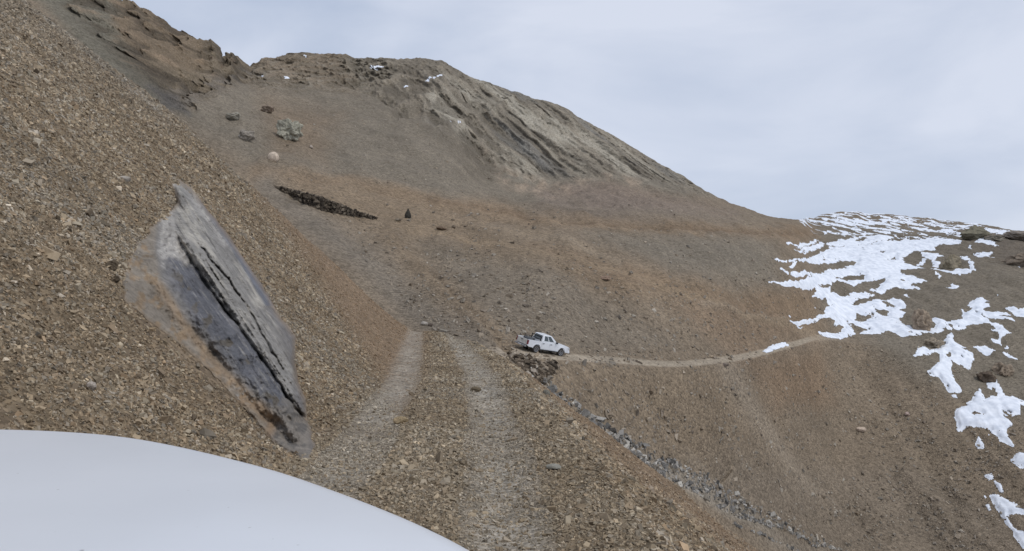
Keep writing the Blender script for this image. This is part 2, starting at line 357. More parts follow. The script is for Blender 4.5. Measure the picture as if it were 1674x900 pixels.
band([(1190, 600), (1225, 660), (1300, 760), (1330, 800)], 16, (128, 118, 105), .75)
paint(hzj([(1340, 360), (1700, 370), (1700, 700), (1500, 620), (1340, 500)]), (102, 97, 88), .85)
band([(440, 310), (520, 370), (620, 450), (700, 520), (790, 560)], 26, (106, 100, 92), .8)
band([(630, 390), (700, 450), (780, 520), (840, 575)], 16, (113, 98, 79), .55)
paint(hz([(560, 95), (640, 80), (780, 90), (960, 165), (1190, 322), (1100, 318), (1000, 296), (930, 300), (850, 306), (780, 262), (700, 200), (600, 160)], -10, 10), (108, 102, 92), 1)
paint(cliff2 * smooth(str_, -.15, .3), (146, 143, 134), .95); paint(cliff * smooth(frag, .05, .35), (134, 127, 115), .55)
paint(cliff2 * smooth(-str_, .02, .4), (104, 106, 107), .8)
paint(hz([(790, 250), (850, 290), (930, 300), (1000, 285), (1050, 300), (960, 300), (900, 320), (830, 305)], -14, 10) * smooth(fbm(HX / 5, HZ0 / 4, 3.3, 4), -.2, .3), (150, 134, 118), .8)
paint(cliff * smooth(-rib, .15, .45), (94, 89, 80), .5); paint(cliff2 * crk, (82, 78, 72), .6); paint(rough * smooth(-rgh, -.45, -.2), (78, 73, 65), .6); paint(rough * smooth(rgh, .6, .8), (128, 120, 108), .5)
paint(crag, (103, 93, 78), .95); paint(hz([(190, 0), (215, -5), (330, 60), (340, 110), (290, 110), (215, 90), (190, 60)], -12, 12), (111, 96, 78), .5)
paint(hz([(-60, -150), (180, -40), (190, 60), (260, 140), (310, 190), (200, 160)], -14, 14), (97, 95, 86), .9)
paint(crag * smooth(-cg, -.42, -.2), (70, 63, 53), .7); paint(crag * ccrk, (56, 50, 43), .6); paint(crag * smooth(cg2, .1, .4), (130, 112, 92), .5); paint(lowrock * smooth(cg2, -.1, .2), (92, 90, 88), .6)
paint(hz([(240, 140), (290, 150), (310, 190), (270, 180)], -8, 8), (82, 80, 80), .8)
paint(knob * smooth(-kn, -.45, -.25), (88, 84, 75), .5); paint(knob * smooth(kn, .55, .75), (116, 112, 104), .6); paint(rr, (92, 85, 77), .8)
gd = sdist(HU, HP, GUL, False); gw = np.interp(HU, [860, 1000, 1300], [4, 9, 13])
paint(smooth(gw + jit * .35 - gd, -6, 7), (124, 118, 109), .85)
roadm = 1 - smooth(np.abs(TT - 2.5), .46, .56); roadm = roadm * smooth(HU, 780, 830) * (1 - smooth(HU, 1330, 1400))
paint(roadm, (140, 131, 118), .95)
paint(np.exp(-(sdist(HU, HP, [(1345, 556), (1320, 545), (1290, 532), (1250, 520), (1150, 498)], False) / 6) ** 2), (126, 114, 99), .7)
band([(700, 325), (860, 351), (1000, 367), (1150, 373), (1330, 381)], 3.5, (98, 82, 65), .55); band([(720, 333), (860, 359), (1000, 375), (1150, 381)], 5, (124, 107, 86), .5)
band([(800, 368), (900, 384), (950, 402), (1015, 424)], 6, (123, 112, 97), .6); band([(640, 372), (850, 404), (1000, 436), (1180, 500), (1330, 546)], 5, (125, 110, 90), .6)
band([(560, 300), (700, 345), (800, 372), (900, 380)], 5, (122, 108, 90), .5); band([(880, 300), (960, 335), (1080, 355), (1250, 368)], 5, (118, 108, 95), .4)
HC *= np.array([1.045, 1.0, .93]) * 1.02
HC *= (1 + .13 * fbm(pa / 3.5, pb / 40, 41.0, 4) + .16 * big + .12 * fbm(HX / 6, HY / 9, 6.0, 3))[..., None]
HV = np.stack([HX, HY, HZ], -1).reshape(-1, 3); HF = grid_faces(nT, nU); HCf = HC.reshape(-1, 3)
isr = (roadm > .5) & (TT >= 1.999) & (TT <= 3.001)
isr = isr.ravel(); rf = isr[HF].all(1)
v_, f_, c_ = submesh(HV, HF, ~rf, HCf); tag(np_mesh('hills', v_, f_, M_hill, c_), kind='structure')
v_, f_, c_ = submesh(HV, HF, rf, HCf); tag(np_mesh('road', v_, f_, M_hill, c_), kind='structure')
# screen-height of the finished surface, for placing things on it
with np.errstate(all='ignore'): HP2 = CY - F * HZ / HY
t0 = int(np.searchsorted(ts, .9)); t1 = int(np.searchsorted(ts, 7.001))
HPm = np.minimum.accumulate(HP2[t0:t1], 0)
def hit_hill(u, v):
    u = np.atleast_1d(np.asarray(u, float)); v = np.atleast_1d(np.asarray(v, float)); P = np.zeros((len(u), 3))
    for i, (a, b) in enumerate(zip(u, v)):
        c = int(np.clip(np.searchsorted(us, a), 1, nU - 1)); col = HPm[:, c]
        k = int(np.clip(np.searchsorted(-col, -b), 0, len(col) - 1)) + t0
        y = HY[k, c]; P[i] = ((a - CX) / F * y, y, HZ[k, c])
    return P
def hit(u, v):
    p, ok = hit_ground(u, v); return p[0] if ok[0] else hit_hill(u, v)[0]
def hill_z(x, y):
    """height of hills at world x, y (by column and distance)"""
    x = np.atleast_1d(x); y = np.atleast_1d(y); z = np.zeros(len(x))
    for i in range(len(x)):
        c = int(np.clip(np.searchsorted(us, CX + F * x[i] / y[i]), 0, nU - 1)); z[i] = np.interp(y[i], HY[:, c], HZ[:, c])
    return z

# ------------------------------------------------------------------ snow lying on the hills
SN = [
 [(1283,399),(1288,397),(1308,398),(1306,395),(1322,397),(1338,391),(1337,396),(1330,399),(1305,402)],
 [(1300,405),(1307,403),(1330,401),(1350,397),(1362,393),(1390,390),(1425,386),(1445,384),(1462,388),(1445,393),(1430,397),(1400,400),(1365,402),(1357,401),(1345,403),(1335,407),(1320,410),(1308,414),(1298,409),(1306,410),(1318,407)],
 [(1266,424),(1268,427),(1288,428),(1300,427),(1320,428),(1340,430),(1370,428),(1402,426),(1398,432),(1380,436),(1352,440),(1345,446),(1330,447),(1318,444),(1310,446),(1300,442),(1297,440),(1292,445),(1278,440),(1274,442),(1284,447),(1300,451),(1328,453),(1320,456),(1300,458),(1285,461),(1253,464),(1280,467),(1300,471),(1320,473),(1333,473),(1335,478),(1325,485),(1332,484),(1345,492),(1350,488),(1355,498),(1347,508),(1350,512),(1330,520),(1310,526),(1300,528),(1290,532),(1305,536),(1315,539),(1306,534),(1325,530),(1340,524),(1355,518),(1365,524),(1361,532),(1372,531),(1380,534),(1375,542),(1365,546),(1340,541),(1335,543),(1350,551),(1375,554),(1398,546),(1395,536),(1386,525),(1400,533),(1420,537),(1412,540),(1405,545),(1425,547),(1445,541),(1460,544),(1475,551),(1495,551),(1508,547),(1530,544),(1550,543),(1557,539),(1565,540),(1579,535),(1575,532),(1595,530),(1615,532),(1625,537),(1630,542),(1620,541),(1632,550),(1633,555),(1620,555),(1628,560),(1640,565),(1635,555),(1652,549),(1654,545),(1643,541),(1643,536),(1620,529),(1607,521),(1640,525),(1662,530),(1655,525),(1630,518),(1657,518),(1645,513),(1610,511),(1607,504),(1617,502),(1617,498),(1608,495),(1617,492),(1607,484),(1590,487),(1580,500),(1592,504),(1578,511),(1570,505),(1575,515),(1575,520),(1555,523),(1532,520),(1520,523),(1530,532),(1528,538),(1510,540),(1490,536),(1475,528),(1470,520),(1482,514),(1470,508),(1480,505),(1482,500),(1474,489),(1460,487),(1450,491),(1438,492),(1425,490),(1430,483),(1415,478),(1395,480),(1375,484),(1357,476),(1358,471),(1335,468),(1340,465),(1358,466),(1360,461),(1375,459),(1388,464),(1395,468),(1412,462),(1450,457),(1443,465),(1435,473),(1422,476),(1438,481),(1455,475),(1470,472),(1488,474),(1505,473),(1488,467),(1505,462),(1517,457),(1500,452),(1490,447),(1470,441),(1515,438),(1500,434),(1480,427),(1475,423),(1487,416),(1500,411),(1530,407),(1525,402),(1550,399),(1577,397),(1565,391),(1530,390),(1500,390),(1470,392),(1445,394),(1430,398),(1400,400),(1365,403),(1350,409),(1330,417),(1310,423),(1290,425)],
 [(1506,417),(1515,413),(1530,414),(1544,419),(1530,421),(1528,427),(1538,430),(1533,434),(1525,432),(1523,423),(1512,420)],
 [(1520,438),(1537,438),(1552,441),(1565,437),(1586,438),(1584,430),(1591,431),(1594,443),(1580,447),(1560,448),(1545,445),(1530,442)],
 [(1496,432),(1512,424),(1515,427),(1503,433)],
 [(1570,419),(1585,421),(1587,426),(1576,425)], [(1590,414),(1620,412),(1624,416),(1600,418)],
 [(1544,469),(1556,467),(1555,461),(1568,466),(1564,473),(1550,472)], [(1527,448),(1539,452),(1536,457)],
 [(1593,395),(1600,389),(1616,393),(1636,402),(1615,399)], [(1570,384),(1598,385),(1596,389),(1572,388)],
 [(1609,373),(1652,377),(1645,384),(1620,381)], [(1583,404),(1587,404),(1589,408),(1584,407)], [(1657,432),(1664,429),(1665,436),(1659,436)], [(1618,420),(1624,421),(1621,425)],
 [(1643,505),(1655,502),(1665,507),(1674,505),(1700,506),(1700,518),(1665,517),(1660,514)],
 [(1475,481),(1480,481),(1487,488),(1481,487)],
 [(1493,583),(1500,570),(1510,566),(1520,572),(1533,570),(1543,561),(1550,548),(1556,547),(1562,562),(1582,572),(1570,571),(1590,580),(1592,592),(1585,603),(1575,598),(1557,590),(1554,600),(1557,615),(1562,625),(1572,638),(1568,642),(1550,642),(1541,627),(1534,617),(1521,619),(1516,611),(1525,600),(1535,590),(1536,580),(1530,574),(1520,580),(1508,578),(1496,584)],
 [(1589,566),(1600,567),(1612,569),(1628,575),(1620,580),(1608,579)], [(1637,576),(1648,579),(1665,589),(1650,590)], [(1641,567),(1648,565),(1646,572)], [(1557,646),(1562,644),(1564,650),(1559,651)],
 [(1560,676),(1574,661),(1590,653),(1598,635),(1604,640),(1610,652),(1625,649),(1637,648),(1640,646),(1614,632),(1614,625),(1628,619),(1639,638),(1642,648),(1655,648),(1674,656),(1700,662),(1700,668),(1668,662),(1669,676),(1655,680),(1640,677),(1656,691),(1646,700),(1648,714),(1656,727),(1657,735),(1650,728),(1635,725),(1628,712),(1613,712),(1618,703),(1605,700),(1585,696),(1566,704)],
 [(1595,722),(1599,711),(1606,720),(1611,733),(1597,729)], [(1650,756),(1663,743),(1700,743),(1700,769),(1668,766)],
 [(1607,772),(1620,769),(1625,780),(1617,781)], [(1624,781),(1636,789),(1642,803),(1633,801),(1627,790)], [(1608,804),(1614,808),(1612,810)],
 [(1617,806),(1632,804),(1645,811),(1663,820),(1663,826),(1700,834),(1700,842),(1668,837),(1655,839),(1648,837),(1652,850),(1662,864),(1674,868),(1700,868),(1700,898),(1672,893),(1661,880),(1657,868),(1648,855),(1635,836),(1624,820)],
 [(1610,822),(1617,819),(1621,830),(1614,829)], [(1245,575),(1256,567),(1266,563),(1283,559),(1291,564),(1272,570),(1252,577)],
 [(1288,516),(1293,516),(1293,520),(1289,520)], [(1330,503),(1333,503),(1333,507)], [(1288,436),(1299,428),(1303,429),(1296,437)], [(1344,378),(1351,378),(1350,383)],
 [(600,111),(612,109),(629,106),(626,109),(612,112)], [(696,133),(708,127),(723,120),(723,122),(708,130),(697,135)], [(732,201),(736,200),(737,203),(733,203)], [(748,202),(753,202),(752,204)],
 [(420,126),(430,124),(431,128)], [(494,88),(500,88),(499,92)], [(660,141),(666,140),(664,144)], [(463,125),(472,125),(472,128)]]
HOLE = [[(1362,452),(1375,452),(1385,449),(1395,447),(1413,449),(1413,455),(1395,457),(1375,456)],
 [(1390,497),(1400,490),(1427,486),(1427,491),(1412,495),(1398,499)], [(1399,509),(1412,513),(1432,520),(1418,520),(1410,523),(1398,522)],
 [(1440,494),(1452,493),(1466,501),(1462,505),(1450,502)], [(1430,507),(1444,510),(1452,508),(1453,520),(1440,517)], [(1550,528),(1558,532),(1559,539),(1552,534)],
 [(1545,580),(1553,575),(1558,581),(1550,586)], [(1585,672),(1598,671),(1606,674),(1592,677)], [(1637,668),(1650,676),(1655,681),(1640,675)], [(1425,416),(1440,411),(1452,409),(1438,413),(1430,418)],
 [(1395,392),(1415,389),(1430,389),(1405,394)], [(1340,423),(1350,421),(1348,423)], [(1347,489),(1354,490),(1350,492)], [(1350,500),(1358,499),(1358,502)], [(1471,459),(1484,461),(1475,463)], [(1455,425),(1462,418),(1465,424)]]
cs = (us > 1240) & (us < 1705) | (us > 395) & (us < 770); 
ci = np.where((us > 1238) & (us < 1705))[0]; c0, c1 = ci[0], ci[-1] + 1
def snow_mask(c0, c1):
    U = HU[t0:t1, c0:c1]; P = HP[t0:t1, c0:c1]; X = HX[t0:t1, c0:c1]; Y = HY[t0:t1, c0:c1]
    wx = 5.5 * fbm(X / 1.3, Y / 2.4, 2.2, 4, .7); wy = 3.2 * fbm(X / 1.6, Y / 2.4, 9.2, 4, .65)
    d = np.full(U.shape, -50.0)
    for p in SN:
        a = np.array(p); 
        if a[:, 0].max() < us[c0] or a[:, 0].min() > us[c1 - 1]: continue
        bb = (U > a[:, 0].min() - 8) & (U < a[:, 0].max() + 8) & (P > a[:, 1].min() - 8) & (P < a[:, 1].max() + 8)
        d[bb] = np.maximum(d[bb], sdist(U[bb] + wx[bb], P[bb] + wy[bb], p))
    for p in HOLE:
        a = np.array(p); bb = (U > a[:, 0].min() - 8) & (U < a[:, 0].max() + 8) & (P > a[:, 1].min() - 8) & (P < a[:, 1].max() + 8)
        d[bb] = np.minimum(d[bb], -sdist(U[bb] + wx[bb], P[bb] + wy[bb], p))
    if us[c0] > 1000:     # broken cover over the high slope: lies in streaks along the ground
        n = fbm(X / 7, Y / 15, 5.0, 5, .65)
        reg = sdist(U, P, [(1312, 356), (1340, 348), (1400, 341), (1500, 349), (1640, 369), (1600, 376), (1560, 386), (1500, 390), (1440, 388), (1380, 390), (1345, 378)])
        wgt = np.clip(reg / 9, -3, 1)
        sky_gap = P - np.interp(U, sk[:, 0], sk[:, 1])
        d2 = (n * 14 - 1.1 + 1.8 * np.exp(-((P - 363) / 7) ** 2) - 2.2 * smooth(U, 1450, 1560) * (1 - smooth(sky_gap, 4, 10))) + 4 * np.minimum(wgt, 0)
        d2 = np.where(reg > -10, d2, -50)
        d = np.maximum(d, d2)
        sp = noise(X / .9, Y / 1.6, 3.3); near = smooth(U, 1440, 1500) * (P < 640)
        d = np.where((sp > .83) & (near > .5) & (d < -3), 1, d)
        hole = fbm(X / 1.1, Y / 2.6, 8.3, 3); d = np.where((hole > .27 + .018 * np.clip(d, 0, 15)) & (d > 0), -1, d)
    return d
parts_v, parts_f, off = [], [], 0
for (a, b) in ((1238, 1705), (395, 770)):
    ci = np.where((us > a) & (us < b))[0]; c0, c1 = ci[0], ci[-1] + 1
    d = snow_mask(c0, c1); nr, nc = d.shape
    lift = (.05 + .4 * smooth(d, 0, 7)) * (HD[t0:t1, c0:c1] / 200) ** .5
    V = np.stack([HX[t0:t1, c0:c1], HY[t0:t1, c0:c1] - .3 * lift, HZ[t0:t1, c0:c1] + lift], -1).reshape(-1, 3)
    B = np.stack([HX[t0:t1, c0:c1], HY[t0:t1, c0:c1] + .02, HZ[t0:t1, c0:c1] - .05], -1).reshape(-1, 3)
    V = np.where((d > -1.2).ravel()[:, None], V, B)
    f = grid_faces(nr, nc); fm = (d.ravel()[f] > 0).sum(1) >= 2; f = f[fm]
    u_, inv = np.unique(f, return_inverse=True); parts_v.append(V[u_]); parts_f.append(inv.reshape(f.shape) + off); off += len(u_)
sn = np_mesh('snow', np.concatenate(parts_v), np.concatenate(parts_f), M_snow)
tag(sn, 'patchy white snow lying on the brown hillside at the right', 'snow', kind='stuff')

# ------------------------------------------------------------------ stones in bulk
BOX = np.array([[-1,-1,-1],[1,-1,-1],[1,1,-1],[-1,1,-1],[-1,-1,1],[1,-1,1],[1,1,1],[-1,1,1]], float)
BF = np.array([[0,3,2,1],[4,5,6,7],[0,1,5,4],[1,2,6,5],[2,3,7,6],[3,0,4,7]])
def stone_batch(name, P, size, nrm, col, mat, flat=(.35, .8), tilt=.6, sink=.25, seed=1):
    g = np.random.default_rng(seed); n = len(P)
    v = np.repeat(BOX[None], n, 0) * .5 + g.uniform(-.27, .27, (n, 8, 3))
    v[:, 4:, :2] *= g.uniform(.45, .95, (n, 1, 1)); v[:, :4, :2] *= g.uniform(.7, 1, (n, 1, 1))
    sc = np.stack([g.uniform(.9, 1.7, n), g.uniform(.5, .95, n), g.uniform(flat[0], flat[1], n)], -1) * size[:, None]
    v *= sc[:, None]
    up = nrm + g.normal(size=(n, 3)) * tilt; up /= np.linalg.norm(up, axis=1)[:, None]
    a = g.normal(size=(n, 3)); a -= (a * up).sum(1)[:, None] * up; a /= np.linalg.norm(a, axis=1)[:, None]; b = np.cross(up, a)
    M = np.stack([a, b, up], 1)
    W = np.einsum('nki,nij->nkj', v, M) + (P + nrm * (size * (.5 - sink) * .5)[:, None])[:, None]
    Fc = (BF[None] + (np.arange(n) * 8)[:, None, None]).reshape(-1, 4)
    return np_mesh(name, W.reshape(-1, 3), Fc, mat, np.repeat(col, 8, 0), smoothf=False)
def gnormal(x, y):
    h = .15; zx = (ground_z(x + h, y, False) - ground_z(x - h, y, False)) / (2 * h); zy = (ground_z(x, y + h, False) - ground_z(x, y - h, False)) / (2 * h)
    n = np.stack([-zx, -zy, np.ones_like(x)], -1); return n / np.linalg.norm(n, axis=1)[:, None]
# outcrop outline (world) so that no scree lies on it
OUT = [(196,470),(205,430),(222,395),(250,365),(270,348),(283,340),(290,330),(283,312),(275,292),(290,294),(312,305),(330,330),(352,358),(388,405),(418,450),(440,485),(456,515),(472,535),(484,550),(482,590),(488,625),(500,655),(503,685),(512,705),(516,730),(508,757),(490,752),(465,738),(440,720),(425,700),(395,665),(360,625),(325,590),(290,560),(262,540),(225,510),(203,492)]
def near_scree():
    g = np.random.default_rng(11); n = 9500000
    x = g.uniform(-30, 15, n); y = g.uniform(3, 46, n)
    p = np.clip((7.5 / np.maximum(y, 7.5)) ** 1.25, 0, 1) * np.where((y < 3.2), 0, 1)
    u = CX + F * x / y; inv = (u > -260) & (u < 1500)
    keep = (g.random(n) < p * .62) & inv
    x, y = x[keep], y[keep]; z = ground_z(x, y); u, v = proj(x, y, z)
    q = x - right_edge(y); t = left_edge(y) - x
    stk = fbm(y * 1.1, x * .16, z * .16, 4, .6); nz = .55 * fbm(x * .45, y * .45, z * .4, 4) + .9 * stk * np.clip(np.maximum(t, q) / 1.5, 0, 1)
    dens = np.clip(.70 + 1.3 * nz, .12, 1); tr_ = np.interp(y, [0, 6.3, 9.5, 18, 38, 60], [.05, -.03, -.11, -.59, -2.5, -5]); rut = np.maximum(np.exp(-((x - tr_) / .42) ** 4), np.exp(-((x - tr_ + 1.62) / .42) ** 4)); dens = dens * (1 - .55 * rut * smooth(y, 8, 16))
    fine = np.maximum(smooth(sdist(u, v, [(425, 300), (560, 415), (690, 530), (680, 610), (655, 660), (600, 560), (520, 440)]), -30, 12), smooth(q, .3, .9) * (.75 - .9 * nz) * (y > 10))
    dens = dens * (1 - .72 * np.clip(fine, 0, 1))
    so_ = sdist(u, v, OUT) > 7 + 22 * fbm(x * .9, y * .9, 7.7, 3)
    apx = np.interp(v, [372, 410, 455, 520, 580, 640, 690, 715], [255, 252, 262, 300, 350, 400, 435, 440]); inap = (u < apx) & (v > 360)
    dens = np.where(so_, np.where(inap, dens * .05, 0), dens)
    keep = (g.random(len(x)) < dens); x, y, z, u, v, nz, fine, t = [a[keep] for a in (x, y, z, u, v, nz, fine, t)]
    n = len(x); print('near stones', n)
    s = g.lognormal(0, .42, n) * (.0140 + .00076 * y + .005 * smooth(nz, 0, .4) + .006 * smooth(t, 3, 9)) * (1 - .35 * np.clip(fine, 0, 1))
    s = np.clip(s, .012, .14); big = g.random(n) < .004; s[big] *= 1.7
    pal = np.array([(146,128,100),(134,116,89),(121,103,79),(150,138,115),(124,116,103),(103,88,69),(140,131,117),(166,154,134),(134,110,80)])
    pw = np.array([.2, .2, .17, .12, .1, .08, .06, .03, .04]); k = g.choice(len(pal), n, p=pw / pw.sum()); c = pal[k].astype(float)
    tr = np.interp(y, [0, 6.3, 9.5, 18, 38, 60], [.05, -.03, -.11, -.59, -2.5, -5])
    onr = ((np.abs(x - tr) < .38 + .3 * nz) | (np.abs(x - tr + 1.62) < .36 + .3 * nz)) & (g.random(n) < np.interp(y, [8, 16], [.84, .96]))
    gp = np.array([(157,151,139),(145,138,127),(166,160,147),(150,140,126)]); c[onr] = gp[g.integers(0, 4, onr.sum())]
    bed = ((x > left_edge(y)) & (x < right_edge(y)))[:, None] * .35; c = c * (1 - bed) + bed * np.array((142, 132, 112)); s = s * np.where(bed[:, 0] > 0, .88, 1)
    s[onr] *= .66
    sk_ = np.clip(nz * 2.2, -.6, .6)[:, None]; c = c * (1 + .16 * sk_) * (1 + sk_ * np.array([-.03, 0, .05])); c = (c * .68 + .32 * np.array((118, 104, 85))) * .985; up = smooth(z, 3, 10)[:, None] * .4; c = c * (1 - up) + up * np.array((124, 116, 104))
    gp = fbm(x * .18, y * .18, 4.4, 3)[:, None]; c = np.where((gp > .16) & (g.random((n, 1)) < .5), c * .6 + .4 * np.array((124, 121, 114)), c)
    c = c * g.normal(1, .11, (n, 1)); f_ = np.clip(fine, 0, 1)[:, None] * .5; c = c * (1 - f_) + f_ * np.array((128, 102, 76))
    o = stone_batch('gravel', np.stack([x, y, z], -1), s, gnormal(x, y), alb(np.clip(c, 30, 210)), M_stone, seed=4)
    tag(o, 'loose angular tan and grey stones covering the scree slope and the track', 'gravel', kind='stuff')
near_scree()

def hill_stones(name, n, poly, size, pal, seed, dens=None, label='', sink=.3, flat=(.35, .8)):
    g = np.random.default_rng(seed); a = np.array(poly, float)
    u = g.uniform(a[:, 0].min(), a[:, 0].max(), n * 3); v = g.uniform(a[:, 1].min(), a[:, 1].max(), n * 3)
    k = sdist(u, v, poly) > 0
    if dens is not None: k &= g.random(len(u)) < dens(u, v)
    u, v = u[k][:n], v[k][:n]; P = hit_hill(u, v); nn = np.tile([0, -.45, .9], (len(u), 1)); nn /= np.linalg.norm(nn[0])
    s = np.clip(g.lognormal(0, .55, len(u)) * size, size * .4, size * 3.2)
    c = np.array(pal, float)[g.integers(0, len(pal), len(u))] * g.normal(1, .08, (len(u), 1))
    o = stone_batch(name, P, s, nn, alb(np.clip(c, 25, 220)), M_farrock, seed=seed, sink=sink, flat=flat)
    return o
o = hill_stones('scattered_stones', 20000, [(430, 250), (560, 130), (900, 300), (1280, 370), (1440, 520), (1674, 640), (1700, 900), (1300, 900), (870, 600), (700, 540)], .17,
    [(124, 116, 105), (132, 120, 104), (114, 103, 90), (138, 130, 118), (118, 105, 88)], 21,
    dens=lambda u, v: np.clip(.5 + 1.3 * fbm(u / 90, v / 60, 3.0, 3), .05, 1) * np.clip(.25 + smooth(v, 330, 560), 0, 1))
tag(o, 'small loose stones scattered over the far brown hillside', 'stones', kind='stuff')
gpoly = [(862, 588), (905, 632), (960, 672), (1030, 716), (1100, 752), (1160, 780), (1230, 822), (1300, 860), (1390, 905), (1330, 930), (1240, 905), (1150, 850), (1040, 770), (940, 700), (860, 620)]
o = hill_stones('rubble', 5200, gpoly, .27, [(142, 139, 134), (124, 121, 117), (156, 152, 144), (108, 106, 103), (130, 122, 110), (84, 83, 81)], 33,
    dens=lambda u, v: smooth(np.interp(u, [860, 1000, 1300], [11, 17, 22]) * (1 + 1.2 * fbm(u / 16, v / 16, 5.5, 3)) - sdist(u, v, GUL, False), -7, 8), sink=.3, flat=(.3, .55))
tag(o, 'band of loose grey rubble filling the gully below the truck', 'rubble', kind='stuff')

# ------------------------------------------------------------------ big rock outcrop on the near slope
def outcrop():
    st = 1.25; uu = np.arange(185, 530, st); vv = np.arange(280, 772, st); U, V = np.meshgrid(uu, vv)
    sd_ = sdist(U + 3 * fbm(U / 18, V / 18, 1.0, 3), V + 3 * fbm(U / 18, V / 18, 5.0, 3), OUT)
    P, ok = hit_ground(U.ravel(), V.ravel()); D = P[:, 1].reshape(U.shape)
    x_, y_ = np.arange(-5, 6), np.arange(-5, 6)                      # light smoothing of the bed
    D = np.where(np.isnan(D), 20, D)
    for _ in range(6):
        D = (np.roll(D, 3, 0) + np.roll(D, -3, 0) + np.roll(D, 3, 1) + np.roll(D, -3, 1) + D) / 5
    C1 = [(285, 372), (300, 402), (330, 450), (355, 488), (380, 520), (410, 560), (440, 600), (465, 640), (492, 678), (502, 690)]
    C2 = [(322, 396), (345, 425), (372, 455), (398, 492), (420, 530), (436, 560), (455, 592), (468, 612)]
    C3 = [(318, 330), (345, 368), (375, 412), (410, 470), (440, 520), (462, 560), (478, 600)]
    def side(poly):      # signed across a polyline running down-right: + to the right/up
        p = np.array(poly, float); xs = np.interp(V, p[:, 1], p[:, 0]); return (U - xs) * .83
    s1, s2, s3 = side(C1), side(C2), side(C3)
    APR = [(255, 372), (252, 410), (262, 455), (300, 520), (350, 580), (400, 640), (435, 690), (440, 715)]
    sa = side(APR)
    nz1 = fbm(U / 20, V / 20, 13.0, 3) * 2
    rel = .02 + .75 * smooth(sd_, 0, 45) * smooth(sa, -60, 20) + .2 * smooth(s1, -10, 10)
    rel += .75 * smooth(sa, -4, 90) + .25 * smooth(sa, 20, 60) * smooth(-V, -520, -400)
    rel += .30 * smooth(s1, -1, 12) * smooth(-s1, -60, -10) * smooth(V, 365, 420) - .26 * np.exp(-((s1 + 1 + 2 * nz1) / 2.2) ** 2) * smooth(V, 370, 400) * smooth(-V, -700, -670)
    rel += .12 * smooth(s2, 0, 10) - .26 * np.exp(-((s2 + 2 * nz1) / 2.0) ** 2) * smooth(V, 390, 410) * smooth(-V, -618, -600)
    rel -= .8 * smooth(s3, 0, 45) + .15 * smooth(s3, 0, 5)
    rel -= .55 * smooth(V, 630, 765) * smooth(sa, -14, 20)
    rel += .10 * fbm(U / 40, V / 40, 2.0, 4) * 2
    pa = U * .83 - V * .56; pb = U * .56 + V * .83
    grain = fbm(pa / 9, pb / 140, 3.0, 3, .55); rel += .22 * grain * smooth(s1, -3, 6) + .07 * grain
    pits = fbm(U / 7, V / 7, 4.0, 3, .6); rel += .07 * pits + .30 * fbm(U / 26, V / 34, 17.0, 3) * smooth(sa, 0, 20)
    blocks = fbm(pa / 16, pb / 24, 7.0, 3); rel += .16 * np.round(blocks * 3.4) / 3.4 * smooth(s1, 0, 6) + 0.06 * np.round(fbm(pa / 22, pb / 30, 27.0, 3) * 4) / 4 * smooth(sa, 0, 10)
    rel = np.maximum(rel, (.09 + .08 * np.maximum(smooth(sa, -8, 4), smooth(V, 640, 670))) * smooth(sd_, -2, 8) + .05 * pits + .05 * fbm(U / 14, V / 14, 9.0, 3)); rel *= (D / 14) ** .8
    D2 = D - rel * smooth(sd_, -4, 8) + .6 * (1 - smooth(sd_, -3, 1))
    X = (U - CX) / F * D2; Z = (CY - V) / F * D2
    # colours
    C = np.ones(U.shape + (3,)) * alb((124, 115, 103))
    def pt(mk, c):
        nonlocal C
        mk = np.clip(mk, 0, 1)[..., None]; C = C * (1 - mk) + alb(c) * mk
    nn = fbm(U / 22, V / 22, 6.0, 4)
    pt(smooth(nn, 0, .3) * (sa < 0), (131, 111, 86))
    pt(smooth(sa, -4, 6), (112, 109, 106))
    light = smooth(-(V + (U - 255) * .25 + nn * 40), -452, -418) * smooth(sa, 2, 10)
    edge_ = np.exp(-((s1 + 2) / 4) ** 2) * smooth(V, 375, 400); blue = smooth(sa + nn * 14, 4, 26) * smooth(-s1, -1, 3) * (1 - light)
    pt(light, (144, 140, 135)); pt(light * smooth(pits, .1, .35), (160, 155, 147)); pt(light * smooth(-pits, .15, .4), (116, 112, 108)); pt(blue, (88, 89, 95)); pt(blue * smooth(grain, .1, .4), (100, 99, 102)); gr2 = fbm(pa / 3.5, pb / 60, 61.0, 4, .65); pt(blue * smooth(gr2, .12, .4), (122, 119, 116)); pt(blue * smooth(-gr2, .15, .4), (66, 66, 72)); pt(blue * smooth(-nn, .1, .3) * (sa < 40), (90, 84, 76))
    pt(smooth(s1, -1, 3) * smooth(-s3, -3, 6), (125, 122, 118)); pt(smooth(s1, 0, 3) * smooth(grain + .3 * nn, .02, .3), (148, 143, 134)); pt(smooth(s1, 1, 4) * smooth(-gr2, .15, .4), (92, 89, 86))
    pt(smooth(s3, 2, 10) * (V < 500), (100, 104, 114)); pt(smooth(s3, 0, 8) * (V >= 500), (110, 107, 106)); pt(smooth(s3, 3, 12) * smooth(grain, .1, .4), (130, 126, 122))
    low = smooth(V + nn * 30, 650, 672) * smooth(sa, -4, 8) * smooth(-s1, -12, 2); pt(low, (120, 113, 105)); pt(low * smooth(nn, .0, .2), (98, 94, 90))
    pt(np.exp(-(sdist(U, V, [(395, 655), (425, 665), (445, 690), (440, 705)], False) / 9) ** 2) * .8, (140, 114, 84))
    pt(np.exp(-(sdist(U, V, [(262, 470), (300, 530), (350, 592), (410, 650), (430, 680)], False) / 8) ** 2) * .8, (136, 115, 90))
    pt(np.exp(-(sdist(U, V, [(370, 640), (410, 648), (425, 640)], False) / 12) ** 2) * smooth(pits, 0, .3), (132, 128, 122))
    pt(smooth(-sd_, -9, 1) * .7, (124, 106, 84))
    ang = fbm(U / 30, V / 30, 3.7, 3)
